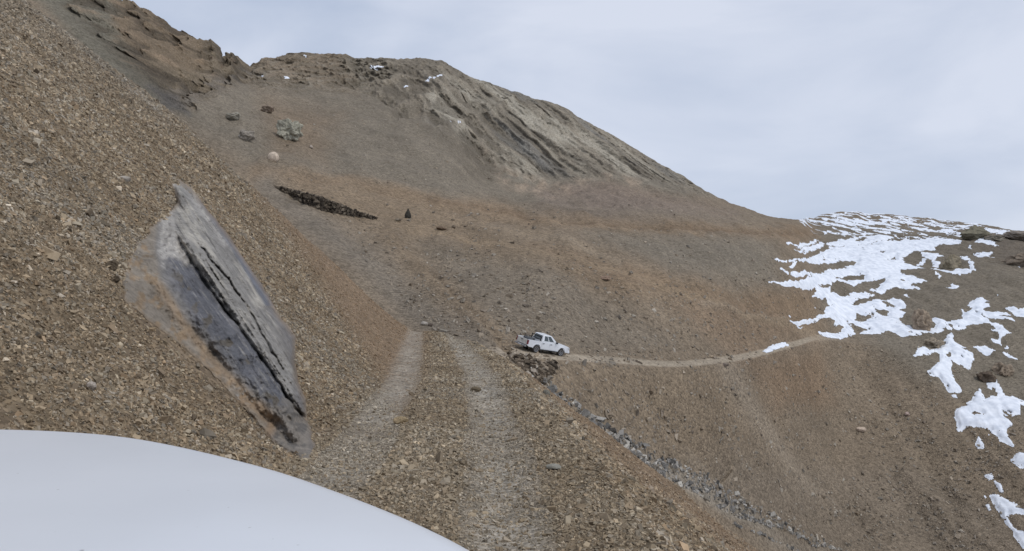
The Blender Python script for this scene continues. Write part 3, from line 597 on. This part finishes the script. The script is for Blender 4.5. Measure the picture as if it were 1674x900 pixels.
    mask = sd_ > -3.5
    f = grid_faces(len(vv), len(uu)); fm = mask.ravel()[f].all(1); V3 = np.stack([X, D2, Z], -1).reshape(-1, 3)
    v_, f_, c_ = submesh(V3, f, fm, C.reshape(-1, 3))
    # close the back: skirt pushed into the slope along the rim
    ed = np.sort(np.concatenate([f_[:, [0, 1]], f_[:, [1, 2]], f_[:, [2, 3]], f_[:, [3, 0]]]), 1)
    eu, cnt = np.unique(ed, axis=0, return_counts=True); rim = eu[cnt == 1]; rv = np.unique(rim)
    mp_ = {int(a): len(v_) + i for i, a in enumerate(rv)}; back = v_[rv] + np.array([-.25, .25, -.6])
    v2 = np.concatenate([v_, back]); c2 = np.concatenate([c_, c_[rv]])
    sk = np.array([[a, b, mp_[int(b)], mp_[int(a)]] for a, b in rim])
    o = np_mesh('rock_outcrop', v2, np.concatenate([f_, sk]), M_rock, c2)
    tag(o, 'large slanting grey and bluish rock outcrop half buried in the scree above the white bonnet', 'rock')
outcrop()

# ------------------------------------------------------------------ single boulders
def boulder(name, label, u, v, wpx, hpx, col, mat=None, cuts=9, seed=0, sub=4, depth=.8, lump=.12, sink=.22, on='auto', top=None, group=None):
    """rock whose middle of base stands at photo spot (u, v); width/height from its size there"""
    g = np.random.default_rng(seed + 100); p = hit(u, v); s = p[1] / F; wd, ht = wpx * s, hpx * s
    bm = bmesh.new(); bmesh.ops.create_icosphere(bm, subdivisions=sub, radius=1)
    V = np.array([q.co[:] for q in bm.verts]); Fc = np.array([[q.index for q in f.verts] for f in bm.faces]); bm.free()
    for _ in range(cuts):
        n = g.normal(size=3); n /= np.linalg.norm(n); d = g.uniform(.6, .88); e_ = V @ n - d; V = V - np.maximum(e_, 0)[:, None] * n * .92
    nv = V / np.linalg.norm(V, axis=1)[:, None]
    V = V + nv * (lump * fbm(V[:, 0] * 1.6 + seed, V[:, 1] * 1.6, V[:, 2] * 1.6, 4, .55) * 1.6)[:, None]
    if top: V[:, :2] *= (1 - top * smooth(V[:, 2], -.7, 1.0))[:, None]
    V = V / np.abs(V).max(0) * np.array([wd / 2, wd / 2 * depth, ht * (1 + sink) / 2])
    V[:, 2] += ht * (1 - sink) / 2
    nz = fbm(V[:, 0] / wd * 4, V[:, 1] / wd * 4, V[:, 2] / wd * 4 + seed, 4)
    c = alb(np.array(col) * (1.24 if mat is None else 1.0))[None] * (1 + .45 * nz)[:, None]
    o = np_mesh(name, V, Fc, mat or M_farrock, c, smoothf=False); o.location = p; tag(o, label, 'rock', group); return o
boulder('boulder', 'large knobbly grey-green boulder on the upper slope under the rocky skyline', 473, 228, 44, 34, (112, 110, 98), lump=.5, seed=1, cuts=5, sub=5)
boulder('boulder', 'pale round boulder below the large knobbly grey-green one', 447, 263, 18, 15, (146, 133, 118), lump=.05, seed=2, cuts=3)
boulder('boulder', 'low grey mound of rock left of the large knobbly boulder', 402, 230, 30, 18, (106, 100, 92), lump=.4, seed=3)
boulder('boulder', 'greyish rock above the low mound, nearest the top of the near scree edge', 383, 196, 26, 14, (108, 104, 94), lump=.35, seed=4)
boulder('boulder', 'reddish brown rock hump just above the large knobbly boulder', 436, 184, 26, 12, (100, 88, 76), lump=.4, seed=5)
boulder('boulder', 'small grey rock right of the pale round boulder', 509, 243, 7, 6, (112, 103, 94), seed=6)
boulder('standing_rock', 'dark upright pointed rock standing alone on the bench right of the dark stone wall', 667, 357, 11, 17, (46, 44, 40), seed=7, top=.72, cuts=5, lump=.14, depth=.7)
boulder('boulder', 'flat dark brown boulder on the bench right of the dark pointed rock', 722, 376, 18, 7, (86, 72, 58), seed=8)
boulder('boulder', 'small brown stone beside the flat dark brown boulder on the bench', 742, 374, 8, 6, (82, 72, 60), seed=9)
boulder('boulder', 'low flat stone under the dark pointed rock', 650, 361, 13, 4, (92, 84, 72), seed=10)
boulder('boulder', 'flat reddish boulder alone on the orange scree in mid slope', 990, 457, 20, 6, (104, 86, 72), seed=11)
boulder('boulder', 'round dark grey boulder at the head of the grey rubble gully', 893, 648, 13, 12, (88, 86, 78), seed=12, cuts=4)
boulder('boulder', 'grey stone with dark underside alone on the lower right slope', 1407, 705, 18, 8, (128, 114, 100), seed=13)
boulder('boulder', 'dark stone on the slope below the far road right of the truck', 1063, 643, 12, 8, (86, 74, 60), seed=14)
boulder('boulder', 'flat dark stone at the lower edge of the far road', 1184, 598, 16, 5, (90, 80, 72), seed=15)
boulder('boulder', 'brown stone on the upper edge of the far road', 1163, 584, 10, 4, (124, 110, 92), seed=16)
boulder('boulder', 'small pale stone left of the snow near the right edge', 1483, 679, 9, 6, (128, 112, 104), seed=17)
boulder('crag', 'dark pyramid-shaped crag on the skyline beyond the snow', 1592, 388, 50, 21, (88, 84, 70), seed=18, top=.55, lump=.3, cuts=7, sub=5)
boulder('crag', 'small dark outcrop at the right foot of the pyramid-shaped crag', 1625, 394, 34, 11, (86, 82, 74), seed=19, lump=.35)
boulder('crag', 'long dark rock bank at the right edge of the skyline', 1664, 392, 56, 15, (92, 85, 78), seed=20, lump=.3)
boulder('crag', 'rugged brown rock bank at the right edge below the skyline', 1668, 434, 58, 24, (90, 80, 69), seed=21, lump=.45)
boulder('crag', 'rounded brown outcrop between the big snow patches', 1505, 538, 38, 34, (112, 99, 84), seed=22, lump=.55, sink=.5, sub=5)
boulder('crag', 'small brown outcrop just above the star-shaped snow patch', 1525, 566, 44, 14, (108, 98, 84), seed=23, lump=.55, sink=.5)
boulder('crag', 'grey rock knoll inside the curled snow patch', 1556, 437, 38, 22, (100, 92, 76), seed=24, lump=.55, sink=.5, cuts=5)
boulder('crag', 'dark brown ledge above the snow tongue near the right edge', 1612, 622, 38, 16, (70, 60, 50), seed=25, lump=.55, sink=.5)
boulder('crag', 'brown outcrop right of the star-shaped snow patch', 1640, 612, 36, 22, (104, 92, 78), seed=26, lump=.55, sink=.5)
boulder('boulder', 'flat tan stone on the near slope just left of the track', 655, 692, 26, 12, (150, 130, 96), M_rock, seed=27)
boulder('boulder', 'pale grey stone on the scree left of the big outcrop', 149, 637, 17, 14, (152, 142, 132), M_rock, seed=28)
boulder('boulder', 'flat brown stone beside the right wheel track', 778, 640, 18, 9, (104, 92, 72), M_rock, seed=29)
boulder('boulder', 'light grey slab lying in the right wheel track', 905, 767, 26, 9, (134, 132, 122), M_rock, seed=30)
boulder('boulder', 'dark cracked stone in the scree left of the outcrop top', 182, 440, 24, 18, (92, 80, 64), M_rock, seed=31, lump=.4)
boulder('boulder', 'small dark boulder just below the dark cracked stone, left of the outcrop', 190, 462, 14, 12, (86, 74, 58), M_rock, seed=32)
boulder('boulder', 'pale stone at the far crest where the track begins to bend', 694, 531, 12, 6, (150, 144, 136), M_rock, seed=33)
boulder('boulder', 'dark stone just right of the pale one at the track crest', 704, 533, 10, 5, (84, 74, 66), M_rock, seed=34)
boulder('boulder', 'light stone at the upper left scree above the outcrop', 203, 296, 22, 9, (150, 142, 132), M_rock, seed=35)

# ------------------------------------------------------------------ dry stone walls
def wall_of(name, label, top, bot, size, pal, seed, back=.35):
    g = np.random.default_rng(seed); top = np.array(top, float); bot = np.array(bot, float)
    P, C, Sz = [], [], []
    u0, u1 = bot[0, 0], bot[-1, 0]; 
    for u in np.arange(u0, u1, 2.2):
        vb = np.interp(u, bot[:, 0], bot[:, 1]); vt = np.interp(u, top[:, 0], top[:, 1]); pb = hit_hill([u], [vb])[0]
        h = (vb - vt) / F * pb[1]; k = max(1, int(h / (size * .62)))
        for i in range(k + 1):
            z = pb[2] + h * (i / max(k, 1)); P.append([pb[0] + g.normal(0, .06), pb[1] - .15 + .22 * h * (i / max(k, 1)) + g.normal(0, .08), z]); Sz.append(size * g.uniform(.7, 1.5)); C.append(pal[g.integers(len(pal))])
            P.append([pb[0] + .05, pb[1] + .3 + .22 * h * (i / max(k, 1)), z - .05]); Sz.append(size * 1.3); C.append(pal[g.integers(len(pal))])
    P = np.array(P); nn = np.tile([0, -.3, 1.0], (len(P), 1)); nn /= np.linalg.norm(nn[0])
    o = stone_batch(name, P, np.array(Sz), nn, alb(C), M_farrock, flat=(.45, .75), tilt=.18, sink=.5, seed=seed); tag(o, label, 'stone wall'); return o
wall_of('stone_wall', 'long dark dry stone retaining wall on the slope beyond the near scree edge',
    [(450, 305), (480, 312), (520, 322), (560, 337), (590, 349), (614, 356)], [(450, 307), (470, 318), (500, 334), (530, 345), (560, 351), (600, 357), (614, 359)], .33,
    [(72, 64, 54), (86, 76, 64), (60, 53, 45), (104, 94, 80), (50, 44, 38)], 51)
def rubble_wall():
    g = np.random.default_rng(52); poly = [(822, 580), (850, 584), (880, 590), (908, 594), (912, 602), (896, 614), (884, 632), (868, 622), (848, 606)]
    u = g.uniform(820, 912, 560); v = g.uniform(578, 634, 560); k = sdist(u, v, poly) > 0; u, v = u[k], v[k]; P = hit_hill(u, v)
    pal = np.array([(84, 73, 60), (104, 92, 77), (126, 113, 97), (62, 54, 45), (112, 100, 85), (158, 148, 134)], float)
    c = pal[g.choice(6, len(u), p=[.28, .24, .16, .18, .1, .04])]
    nn = np.tile([0, -.6, .8], (len(u), 1)); o = stone_batch('stone_wall', P, g.uniform(.2, .55, len(u)), nn, alb(c), M_farrock, flat=(.6, .95), tilt=.4, sink=.1, seed=53)
    tag(o, 'rough brown stone embankment wall under the road edge below the white pickup', 'stone wall')
rubble_wall()

# ------------------------------------------------------------------ pickup truck
M_white = mat_plain('white_paint', (.74, .76, .79), .35, coat=.4, var=.03)
M_dirty = mat_plain('dusty_white_paint', (.62, .60, .56), .5, var=.12, nscale=3)
M_black = mat_plain('black_plastic', (.025, .025, .027), .6)
M_tyre = mat_plain('tyre_rubber', (.045, .042, .04), .9)
M_glass = mat_plain('dark_glass', (.05, .065, .07), .08, spec=.8)
M_rim = mat_plain('steel_rim', (.42, .42, .43), .4, metal=.6)
M_red = mat_plain('red_lens', (.16, .02, .025), .25); M_clear = mat_plain('clear_lens', (.6, .6, .62), .15)
M_cargo = mat_plain('dark_tarpaulin', (.06, .065, .07), .8); M_plate = mat_plain('bumper_grey', (.3, .3, .31), .45, metal=.4)
def bobj(name, bm, mat, parent=None, bevel=0, smoothf=False):
    me = bpy.data.meshes.new(name); bm.normal_update(); bm.to_mesh(me); bm.free(); me.materials.append(mat)
    o = bpy.data.objects.new(name, me); COL.objects.link(o); o.parent = parent
    if smoothf: me.polygons.foreach_set('use_smooth', [True] * len(me.polygons))
    if bevel:
        md = o.modifiers.new('bevel', 'BEVEL'); md.width = bevel; md.segments = 2; md.limit_method = 'ANGLE'; md.angle_limit = R(35)
    return o
def box(bm, x0, x1, y0, y1, z0, z1):
    v = [bm.verts.new((x, y, z)) for z in (z0, z1) for (x, y) in ((x0, y0), (x1, y0), (x1, y1), (x0, y1))]
    for f in ((3, 2, 1, 0), (4, 5, 6, 7), (0, 1, 5, 4), (1, 2, 6, 5), (2, 3, 7, 6), (3, 0, 4, 7)): bm.faces.new([v[i] for i in f])
    return v
def prism(bm, pts, y0, y1):
    a = [bm.verts.new((x, y0, z)) for x, z in pts]; b = [bm.verts.new((x, y1, z)) for x, z in pts]; n = len(pts)
    fa = bm.faces.new(a); fb = bm.faces.new(b[::-1])
    for i in range(n): bm.faces.new((a[i], b[i], b[(i + 1) % n], a[(i + 1) % n]))
    bmesh.ops.triangulate(bm, faces=[fa, fb]); bmesh.ops.recalc_face_normals(bm, faces=bm.faces[:]); return a + b
def arch(cx, r, z0, n=10, rev=True):
    th = [math.pi - math.pi * i / n for i in range(n + 1)]
    p = [(cx + r * math.cos(t), max(z0, .40 + r * math.sin(t))) for t in th]
    return p[::-1] if rev else p
def lathe(bm, prof, seg=28, axis='y'):
    rings = []
    for (r, y) in prof: rings.append([bm.verts.new((r * math.cos(2 * math.pi * i / seg), y, r * math.sin(2 * math.pi * i / seg))) for i in range(seg)])
    for a, b in zip(rings[:-1], rings[1:]):
        for i in range(seg): bm.faces.new((a[i], a[(i + 1) % seg], b[(i + 1) % seg], b[i]))
    bm.faces.new(rings[0][::-1]); bm.faces.new(rings[-1]); bmesh.ops.recalc_face_normals(bm, faces=bm.faces[:])
def wheel(parent, x, y, s, r=.38):
    wdt = .24; bm = bmesh.new(); lathe(bm, [(r * .62, -wdt / 2 * s), (r * .93, -wdt / 2 * s), (r, -wdt * .35 * s), (r, wdt * .35 * s), (r * .93, wdt / 2 * s), (r * .62, wdt / 2 * s)])
    t = bobj('wheel', bm, M_tyre, parent, smoothf=True); t.location = (x, y, r); t['label'] = 'black tyre with grey steel rim'
    bm = bmesh.new(); lathe(bm, [(r * .60, wdt * .40 * s), (r * .64, wdt * .53 * s), (r * .56, wdt * .50 * s), (r * .5, wdt * .36 * s), (r * .25, wdt * .44 * s), (r * .18, wdt * .5 * s), (.02, wdt * .5 * s)])
    for k in range(6):
        a = 2 * math.pi * k / 6; c, s_ = math.cos(a), math.sin(a); q = box(bm, r * .15, r * .58, wdt * .44 * s, wdt * .5 * s, -.035, .035)
        for v in q: v.co = (v.co.x * c - v.co.z * s_, v.co.y, v.co.x * s_ + v.co.z * c)
    bobj('rim', bm, M_rim, t)
def quadpanel(bm, A, B, C_, D_, u0, u1, v0, v1, off):
    """thin raised panel on quad A(bottom left) B(bottom right) C(top right) D(top left)"""
    A, B, C_, D_ = map(Vector, (A, B, C_, D_)); n = (B - A).cross(D_ - A).normalized()
    f = lambda u, v: (A * (1 - u) + B * u) * (1 - v) + (D_ * (1 - u) + C_ * u) * v
    uv = [(u0, v0), (u1, v0), (u1, v1), (u0, v1)]
    lo = [bm.verts.new(f(*p) - n * .01) for p in uv]; hi = [bm.verts.new(f(*p) + n * off) for p in uv]
    bm.faces.new(hi); bm.faces.new(lo[::-1])
    for i in range(4): bm.faces.new((lo[i], lo[(i + 1) % 4], hi[(i + 1) % 4], hi[i]))
def truck():
    t = bpy.data.objects.new('pickup_truck', None); COL.objects.link(t)
    tag(t, 'white double cab pickup truck driving away along the far road', 'pickup truck')
    ra, fa = -1.45, 1.62; W = .89
    cabp = [(-.98, .44)] + [(fa - .48, .44)] + arch(fa, .48, .44, rev=False)[1:-1] + [(fa + .48, .44), (2.5, .42), (2.66, .5), (2.68, .78), (2.58, .96), (2.3, 1.05), (1.6, 1.14), (1.0, 1.18), (-.98, 1.16)]
    bm = bmesh.new(); vs = prism(bm, cabp, -W, W)
    for v in vs:
        if v.co.z > 1.0: v.co.y *= .93
        if v.co.x > 2.4: v.co.y *= .86
    bobj('body', bm, M_white, t, .035)
    bedp = [(-.985, .44), (-.985, 1.17), (-2.62, 1.17), (-2.64, .62), (-2.4, .5), (ra - .48, .48)] + arch(ra, .48, .44, rev=False)[1:-1] + [(ra + .48, .44)]
    bm = bmesh.new(); prism(bm, bedp, -W, -W + .09); prism(bm, bedp, W - .09, W); box(bm, -2.6, -.99, -.8, .8, .72, .78); box(bm, -1.04, -.99, -.8, .8, .78, 1.15)
    bobj('cargo_bed', bm, M_white, t, .02)
    bm = bmesh.new(); box(bm, -2.67, -2.61, -.78, .78, .62, 1.15); box(bm, -2.69, -2.67, -.5, .5, .9, 1.0)
    tg = bobj('tailgate', bm, M_dirty, t, .015)
    bm = bmesh.new(); box(bm, -2.72, -2.69, -.12, .12, .98, 1.04); bobj('handle', bm, M_black, tg)
    bm = bmesh.new(); box(bm, -2.85, -2.66, -.84, .84, .44, .58); bobj('rear_bumper', bm, M_plate, t, .03)
    bm = bmesh.new(); box(bm, -2.9, -2.86, -.22, .22, .47, .57); bobj('number_plate', bm, M_clear, t)
    bm = bmesh.new(); box(bm, 2.5, 2.76, -.78, .78, .38, .62); bobj('front_bumper', bm, M_white, t, .05)
    bm = bmesh.new(); box(bm, 2.64, 2.72, -.45, .45, .66, .9); bobj('grille', bm, M_black, t, .01)
    b0 = [(-.97, -.82, 1.15), (1.02, -.82, 1.17), (1.02, .82, 1.17), (-.97, .82, 1.15)]; tp = [(-.78, -.65, 1.76), (.22, -.65, 1.78), (.22, .65, 1.78), (-.78, .65, 1.76)]
    bm = bmesh.new(); vb = [bm.verts.new(p) for p in b0]; vt = [bm.verts.new(p) for p in tp]
    bm.faces.new(vb[::-1]); bm.faces.new(vt)
    for i in range(4): bm.faces.new((vb[i], vb[(i + 1) % 4], vt[(i + 1) % 4], vt[i]))
    bobj('cab', bm, M_white, t, .05)
    for s in (0, 1):     # side windows, right side first
        q = (b0[0], b0[1], tp[1], tp[0]) if s == 0 else (b0[2], b0[3], tp[3], tp[2])
        for (u0, u1) in ((.15, .44), (.49, .80)) if s == 0 else ((.20, .51), (.56, .85)):
            bm = bmesh.new(); quadpanel(bm, *q, u0, u1, .14, .88, .006); bobj('side_window', bm, M_glass, t)
    bm = bmesh.new(); quadpanel(bm, b0[1], b0[2], tp[2], tp[1], .06, .94, .08, .94, .006); bobj('windscreen', bm, M_glass, t)
    bm = bmesh.new(); quadpanel(bm, b0[3], b0[0], tp[0], tp[3], .09, .91, .14, .88, .006); bobj('rear_window', bm, M_glass, t)
    for y in (-1, 1):
        bm = bmesh.new(); box(bm, -2.67, -2.52, y * .80 - .06, y * .80 + .11 * (y > 0) + .06 * (y < 0) - (.05 if y < 0 else 0), .72, 1.12)
        for v in bm.verts: v.co.y = y * (.79 if abs(v.co.y) < .80 else .905); v.co.x -= .02
        bobj('tail_light', bm, M_red, t)
        bm = bmesh.new(); box(bm, 2.36, 2.63, y * .60, y * .80, .78, .94); 
        bmesh.ops.recalc_face_normals(bm, faces=bm.faces[:]); bobj('headlight', bm, M_clear, t, .02)
        bm = bmesh.new(); box(bm, .72, .86, min(y * .86, y * 1.06), max(y * .86, y * 1.06), 1.16, 1.33); bobj('wing_mirror', bm, M_black, t, .02)
        bm = bmesh.new(); box(bm, -.95, 1.1, min(y * .80, y * .93), max(y * .80, y * .93), .36, .43); bobj('side_step', bm, M_black, t, .01)
        for (x0, x1) in ((-.9, -.02), (.02, .98)):
            q = ((x0, y * .892, .5), (x1, y * .892, .5), (x1, y * .872, 1.1), (x0, y * .872, 1.1))
            if y > 0: q = (q[1], q[0], q[3], q[2])
            bm = bmesh.new(); quadpanel(bm, *q, 0.01, .99, .02, .96, .008); d = bobj('door', bm, M_white, t, .004)
            bm = bmesh.new(); box(bm, x0 + .08, x0 + .26, min(y * .895, y * .93), max(y * .895, y * .93), .98, 1.02); bobj('handle', bm, M_black, d)
        for cx in (ra, fa):
            bm = bmesh.new(); o_ = arch(cx, .52, .44, rev=False); i_ = arch(cx, .46, .44, rev=False); prism(bm, o_ + i_[::-1], min(y * .84, y * .915), max(y * .84, y * .915)); bobj('wheel_arch', bm, M_white, t)
        wheel(t, ra, y * .77, y); wheel(t, fa, y * .77, y)
    bm = bmesh.new(); box(bm, -2.3, 2.3, -.5, .5, .36, .5); box(bm, ra - .08, ra + .08, -.7, .7, .32, .46); box(bm, fa - .08, fa + .08, -.7, .7, .32, .46); box(bm, -2.45, -.9, -.78, .78, .5, .7); bobj('chassis', bm, M_black, t)
    bm = bmesh.new()
    for y in (-.72, .72):
        box(bm, -1.12, -1.04, y - .035, y + .035, 1.1, 1.62); box(bm, -1.95, -1.88, y - .03, y + .03, 1.1, 1.3); box(bm, -1.95, -1.04, y - .03, y + .03, 1.29, 1.35)
    box(bm, -1.12, -1.04, -.72, .72, 1.56, 1.63); box(bm, -1.11, -1.05, -.72, .72, 1.3, 1.35); bobj('roll_bar', bm, M_black, t, .01)
    # load under a tarpaulin in the bed: a thing of its own
    bm = bmesh.new(); bmesh.ops.create_icosphere(bm, subdivisions=3, radius=1)
    for v in bm.verts:
        n_ = float(fbm(np.array([v.co.x * 1.8]), np.array([v.co.y * 1.8]), np.array([v.co.z * 1.8]), 3)[0])
        v.co = Vector((v.co.x * .62, v.co.y * .62, max(v.co.z, -.5) * .34)) * (1 + .5 * n_)
    ld = bobj('covered_load', bm, M_cargo, None, smoothf=True); tag(ld, 'dark covered load heaped in the bed of the white pickup', 'load')
    # place on the road by its four wheel contacts
    hd = R(37); ctr = Vector((0, 0, 0)); p0 = hit_hill([887], [577])[0]; mid = Vector((p0[0], p0[1] + .4, 0)); fx = Vector((math.cos(hd), math.sin(hd), 0)); fy = Vector((-math.sin(hd), math.cos(hd), 0))
    pts = {}
    for a in (ra, fa):
        for y in (-.77, .77):
            q = mid + fx * (a - .1) + fy * y; pts[(a, y)] = Vector((q.x, q.y, float(hill_z(np.array([q.x]), np.array([q.y]))[0])))
    fr = (pts[(fa, -.77)] + pts[(fa, .77)]) / 2; re_ = (pts[(ra, -.77)] + pts[(ra, .77)]) / 2
    X = (fr - re_).normalized(); Yv = ((pts[(ra, .77)] + pts[(fa, .77)]) / 2 - (pts[(ra, -.77)] + pts[(fa, -.77)]) / 2).normalized()
    Zv = X.cross(Yv).normalized(); Yv = Zv.cross(X); org = (fr + re_) / 2 - X * ((ra + fa) / 2) - Zv * .02
    t.matrix_world = Matrix(((X.x, Yv.x, Zv.x, org.x), (X.y, Yv.y, Zv.y, org.y), (X.z, Yv.z, Zv.z, org.z), (0, 0, 0, 1)))
    ld.matrix_world = t.matrix_world @ Matrix.Translation((-1.8, .05, .98))
    print('truck at', org, 'pitch', math.degrees(math.asin(X.z)), 'roll', math.degrees(math.asin(Yv.z)))
truck()

# ------------------------------------------------------------------ the vehicle in the foreground
def near_vehicle():
    t = bpy.data.objects.new('off_road_car', None); COL.objects.link(t); t.location = (-1.0, 1.6, -1.9)
    tag(t, 'white car with its smooth pale bonnet filling the lower left corner', 'car')
    O = np.array([-1.0, 1.6, -1.9])
    B = np.array([(.28, .55), (.18, 1.0), (-.035, 1.47), (-.36, 1.90), (-.65, 2.18), (-.98, 2.42), (-1.25, 2.53), (-1.55, 2.57), (-1.9, 2.55), (-2.2, 2.50), (-2.42, 2.30), (-2.5, 2.0), (-2.45, 1.6), (-2.2, 1.0), (-1.85, .2), (-1.2, -.08), (-.4, .2)])
    # smooth closed curve
    n = len(B); pts = []
    for i in range(n):
        p0, p1, p2, p3 = B[i - 1], B[i], B[(i + 1) % n], B[(i + 2) % n]
        for k in range(12):
            s = k / 12; pts.append(.5 * (2 * p1 + (p2 - p0) * s + (2 * p0 - 5 * p1 + 4 * p2 - p3) * s**2 + (3 * p1 - p0 - 3 * p2 + p3) * s**3))
    C = np.array(pts); c0 = np.array([-1.0, 1.45]); m_ = len(C)
    fr = np.concatenate([np.linspace(0, .8, 14)[1:], np.linspace(.8, 1, 22)[1:]])
    V = [np.array([[c0[0], c0[1], -.405]])]
    def zf(s, P):
        d = (1 - s) * np.linalg.norm(C - c0, axis=1); r = .11; e = np.clip(1 - d / r, 0, 1)
        crown = -.035 * s**2.2; ax = (P[:, 0] - c0[0]) * .866 + (P[:, 1] - c0[1]) * .5
        ridge = -.012 * smooth(np.abs(np.abs(ax) - .55), 0, .12) * 0
        return -.40 + crown - r * (1 - np.sqrt(np.maximum(1 - e * e, 0))) + ridge
    for s in fr:
        P = c0 + (C - c0) * s; V.append(np.column_stack([P, zf(s, P)]))
    V = np.concatenate(V) - O; Fq = []
    k = len(fr); idx = lambda r, i: 1 + r * m_ + (i % m_)
    tri = [[0, idx(0, i), idx(0, i + 1)] for i in range(m_)]
    for r in range(k - 1):
        for i in range(m_): Fq.append([idx(r, i), idx(r + 1, i), idx(r + 1, i + 1), idx(r, i + 1)])
    me = bpy.data.meshes.new('bonnet'); me.from_pydata(V.tolist(), [], tri + Fq); me.materials.append(M_bonnet); me.polygons.foreach_set('use_smooth', [True] * len(me.polygons))
    o = bpy.data.objects.new('bonnet', me); COL.objects.link(o); o.parent = t; o['label'] = 'smooth pale bonnet with small dust marks'
    # wings and front below the bonnet edge
    zz = [(-.655, 1.0), (-.67, 1.012), (-.8, 1.03), (-1.1, 1.03), (-1.35, 1.0), (-1.5, .95)]
    W = np.concatenate([np.column_stack([c0 + (C - c0) * s, np.full(m_, z)]) for z, s in zz]) - O
    Fw = [[r * m_ + i, (r + 1) * m_ + i, (r + 1) * m_ + (i + 1) % m_, r * m_ + (i + 1) % m_] for r in range(len(zz) - 1) for i in range(m_)]
    me = bpy.data.meshes.new('body'); me.from_pydata(W.tolist(), [], Fw + [list(range((len(zz) - 1) * m_, len(zz) * m_))[::-1]]); me.materials.append(M_white); me.polygons.foreach_set('use_smooth', [True] * len(me.polygons))
    o = bpy.data.objects.new('body', me); COL.objects.link(o); o.parent = t
    ang = R(30); ax = np.array([-math.sin(ang), math.cos(ang)]); sx = np.array([math.cos(ang), math.sin(ang)])
    for s in (-1, 1):
        for along in (.35,):
            p = np.array([-1.05, 1.5]) + sx * s * .78 + ax * along
            bm = bmesh.new(); r = .38; wd = .25; lathe(bm, [(r * .6, -wd / 2), (r * .93, -wd / 2), (r, -wd * .35), (r, wd * .35), (r * .93, wd / 2), (r * .6, wd / 2)])
            wl = bobj('wheel', bm, M_tyre, t, smoothf=True); wl.rotation_euler = (0, 0, ang + R(90)); wl.location = (p[0] - O[0], p[1] - O[1], r + .06)
            bm = bmesh.new(); lathe(bm, [(r * .58, -.1), (r * .6, .1), (r * .2, .12), (.02, .12)]); bobj('rim', bm, M_rim, wl)
# bonnet paint: white with a little dust and dirt specks
m = bpy.data.materials.new('bonnet_paint'); m.use_nodes = True; M_bonnet = m; tt = m.node_tree; b = tt.nodes['Principled BSDF']
b.inputs['Roughness'].default_value = .5; b.inputs['Coat Weight'].default_value = .4; b.inputs['Coat Roughness'].default_value = .15; b.inputs['Specular IOR Level'].default_value = .3
g1 = tt.nodes.new('ShaderNodeNewGeometry'); v1 = tt.nodes.new('ShaderNodeTexNoise'); v1.inputs['Scale'].default_value = 45; v1.inputs['Detail'].default_value = 2; v1.inputs['Roughness'].default_value = .4
r1 = tt.nodes.new('ShaderNodeValToRGB'); r1.color_ramp.elements[0].position = .17; r1.color_ramp.elements[0].color = (.42, .40, .38, 1); r1.color_ramp.elements[1].position = .24; r1.color_ramp.elements[1].color = (1, 1, 1, 1)
v2 = tt.nodes.new('ShaderNodeTexNoise'); v2.inputs['Scale'].default_value = 1.3; v2.inputs['Detail'].default_value = 5
r2 = tt.nodes.new('ShaderNodeValToRGB'); r2.color_ramp.elements[0].position = .35; r2.color_ramp.elements[0].color = (.66, .68, .71, 1); r2.color_ramp.elements[1].position = .65; r2.color_ramp.elements[1].color = (.71, .73, .76, 1)
mx = tt.nodes.new('ShaderNodeMix'); mx.data_type = 'RGBA'; mx.blend_type = 'MULTIPLY'; mx.inputs[0].default_value = 1
for a_, b_ in ((g1.outputs['Position'], v1.inputs['Vector']), (g1.outputs['Position'], v2.inputs['Vector']), (v1.outputs['Fac'], r1.inputs[0]), (v2.outputs['Fac'], r2.inputs[0]), (r1.outputs[0], mx.inputs[6]), (r2.outputs[0], mx.inputs[7]), (mx.outputs[2], b.inputs['Base Color'])): tt.links.new(a_, b_)
near_vehicle()
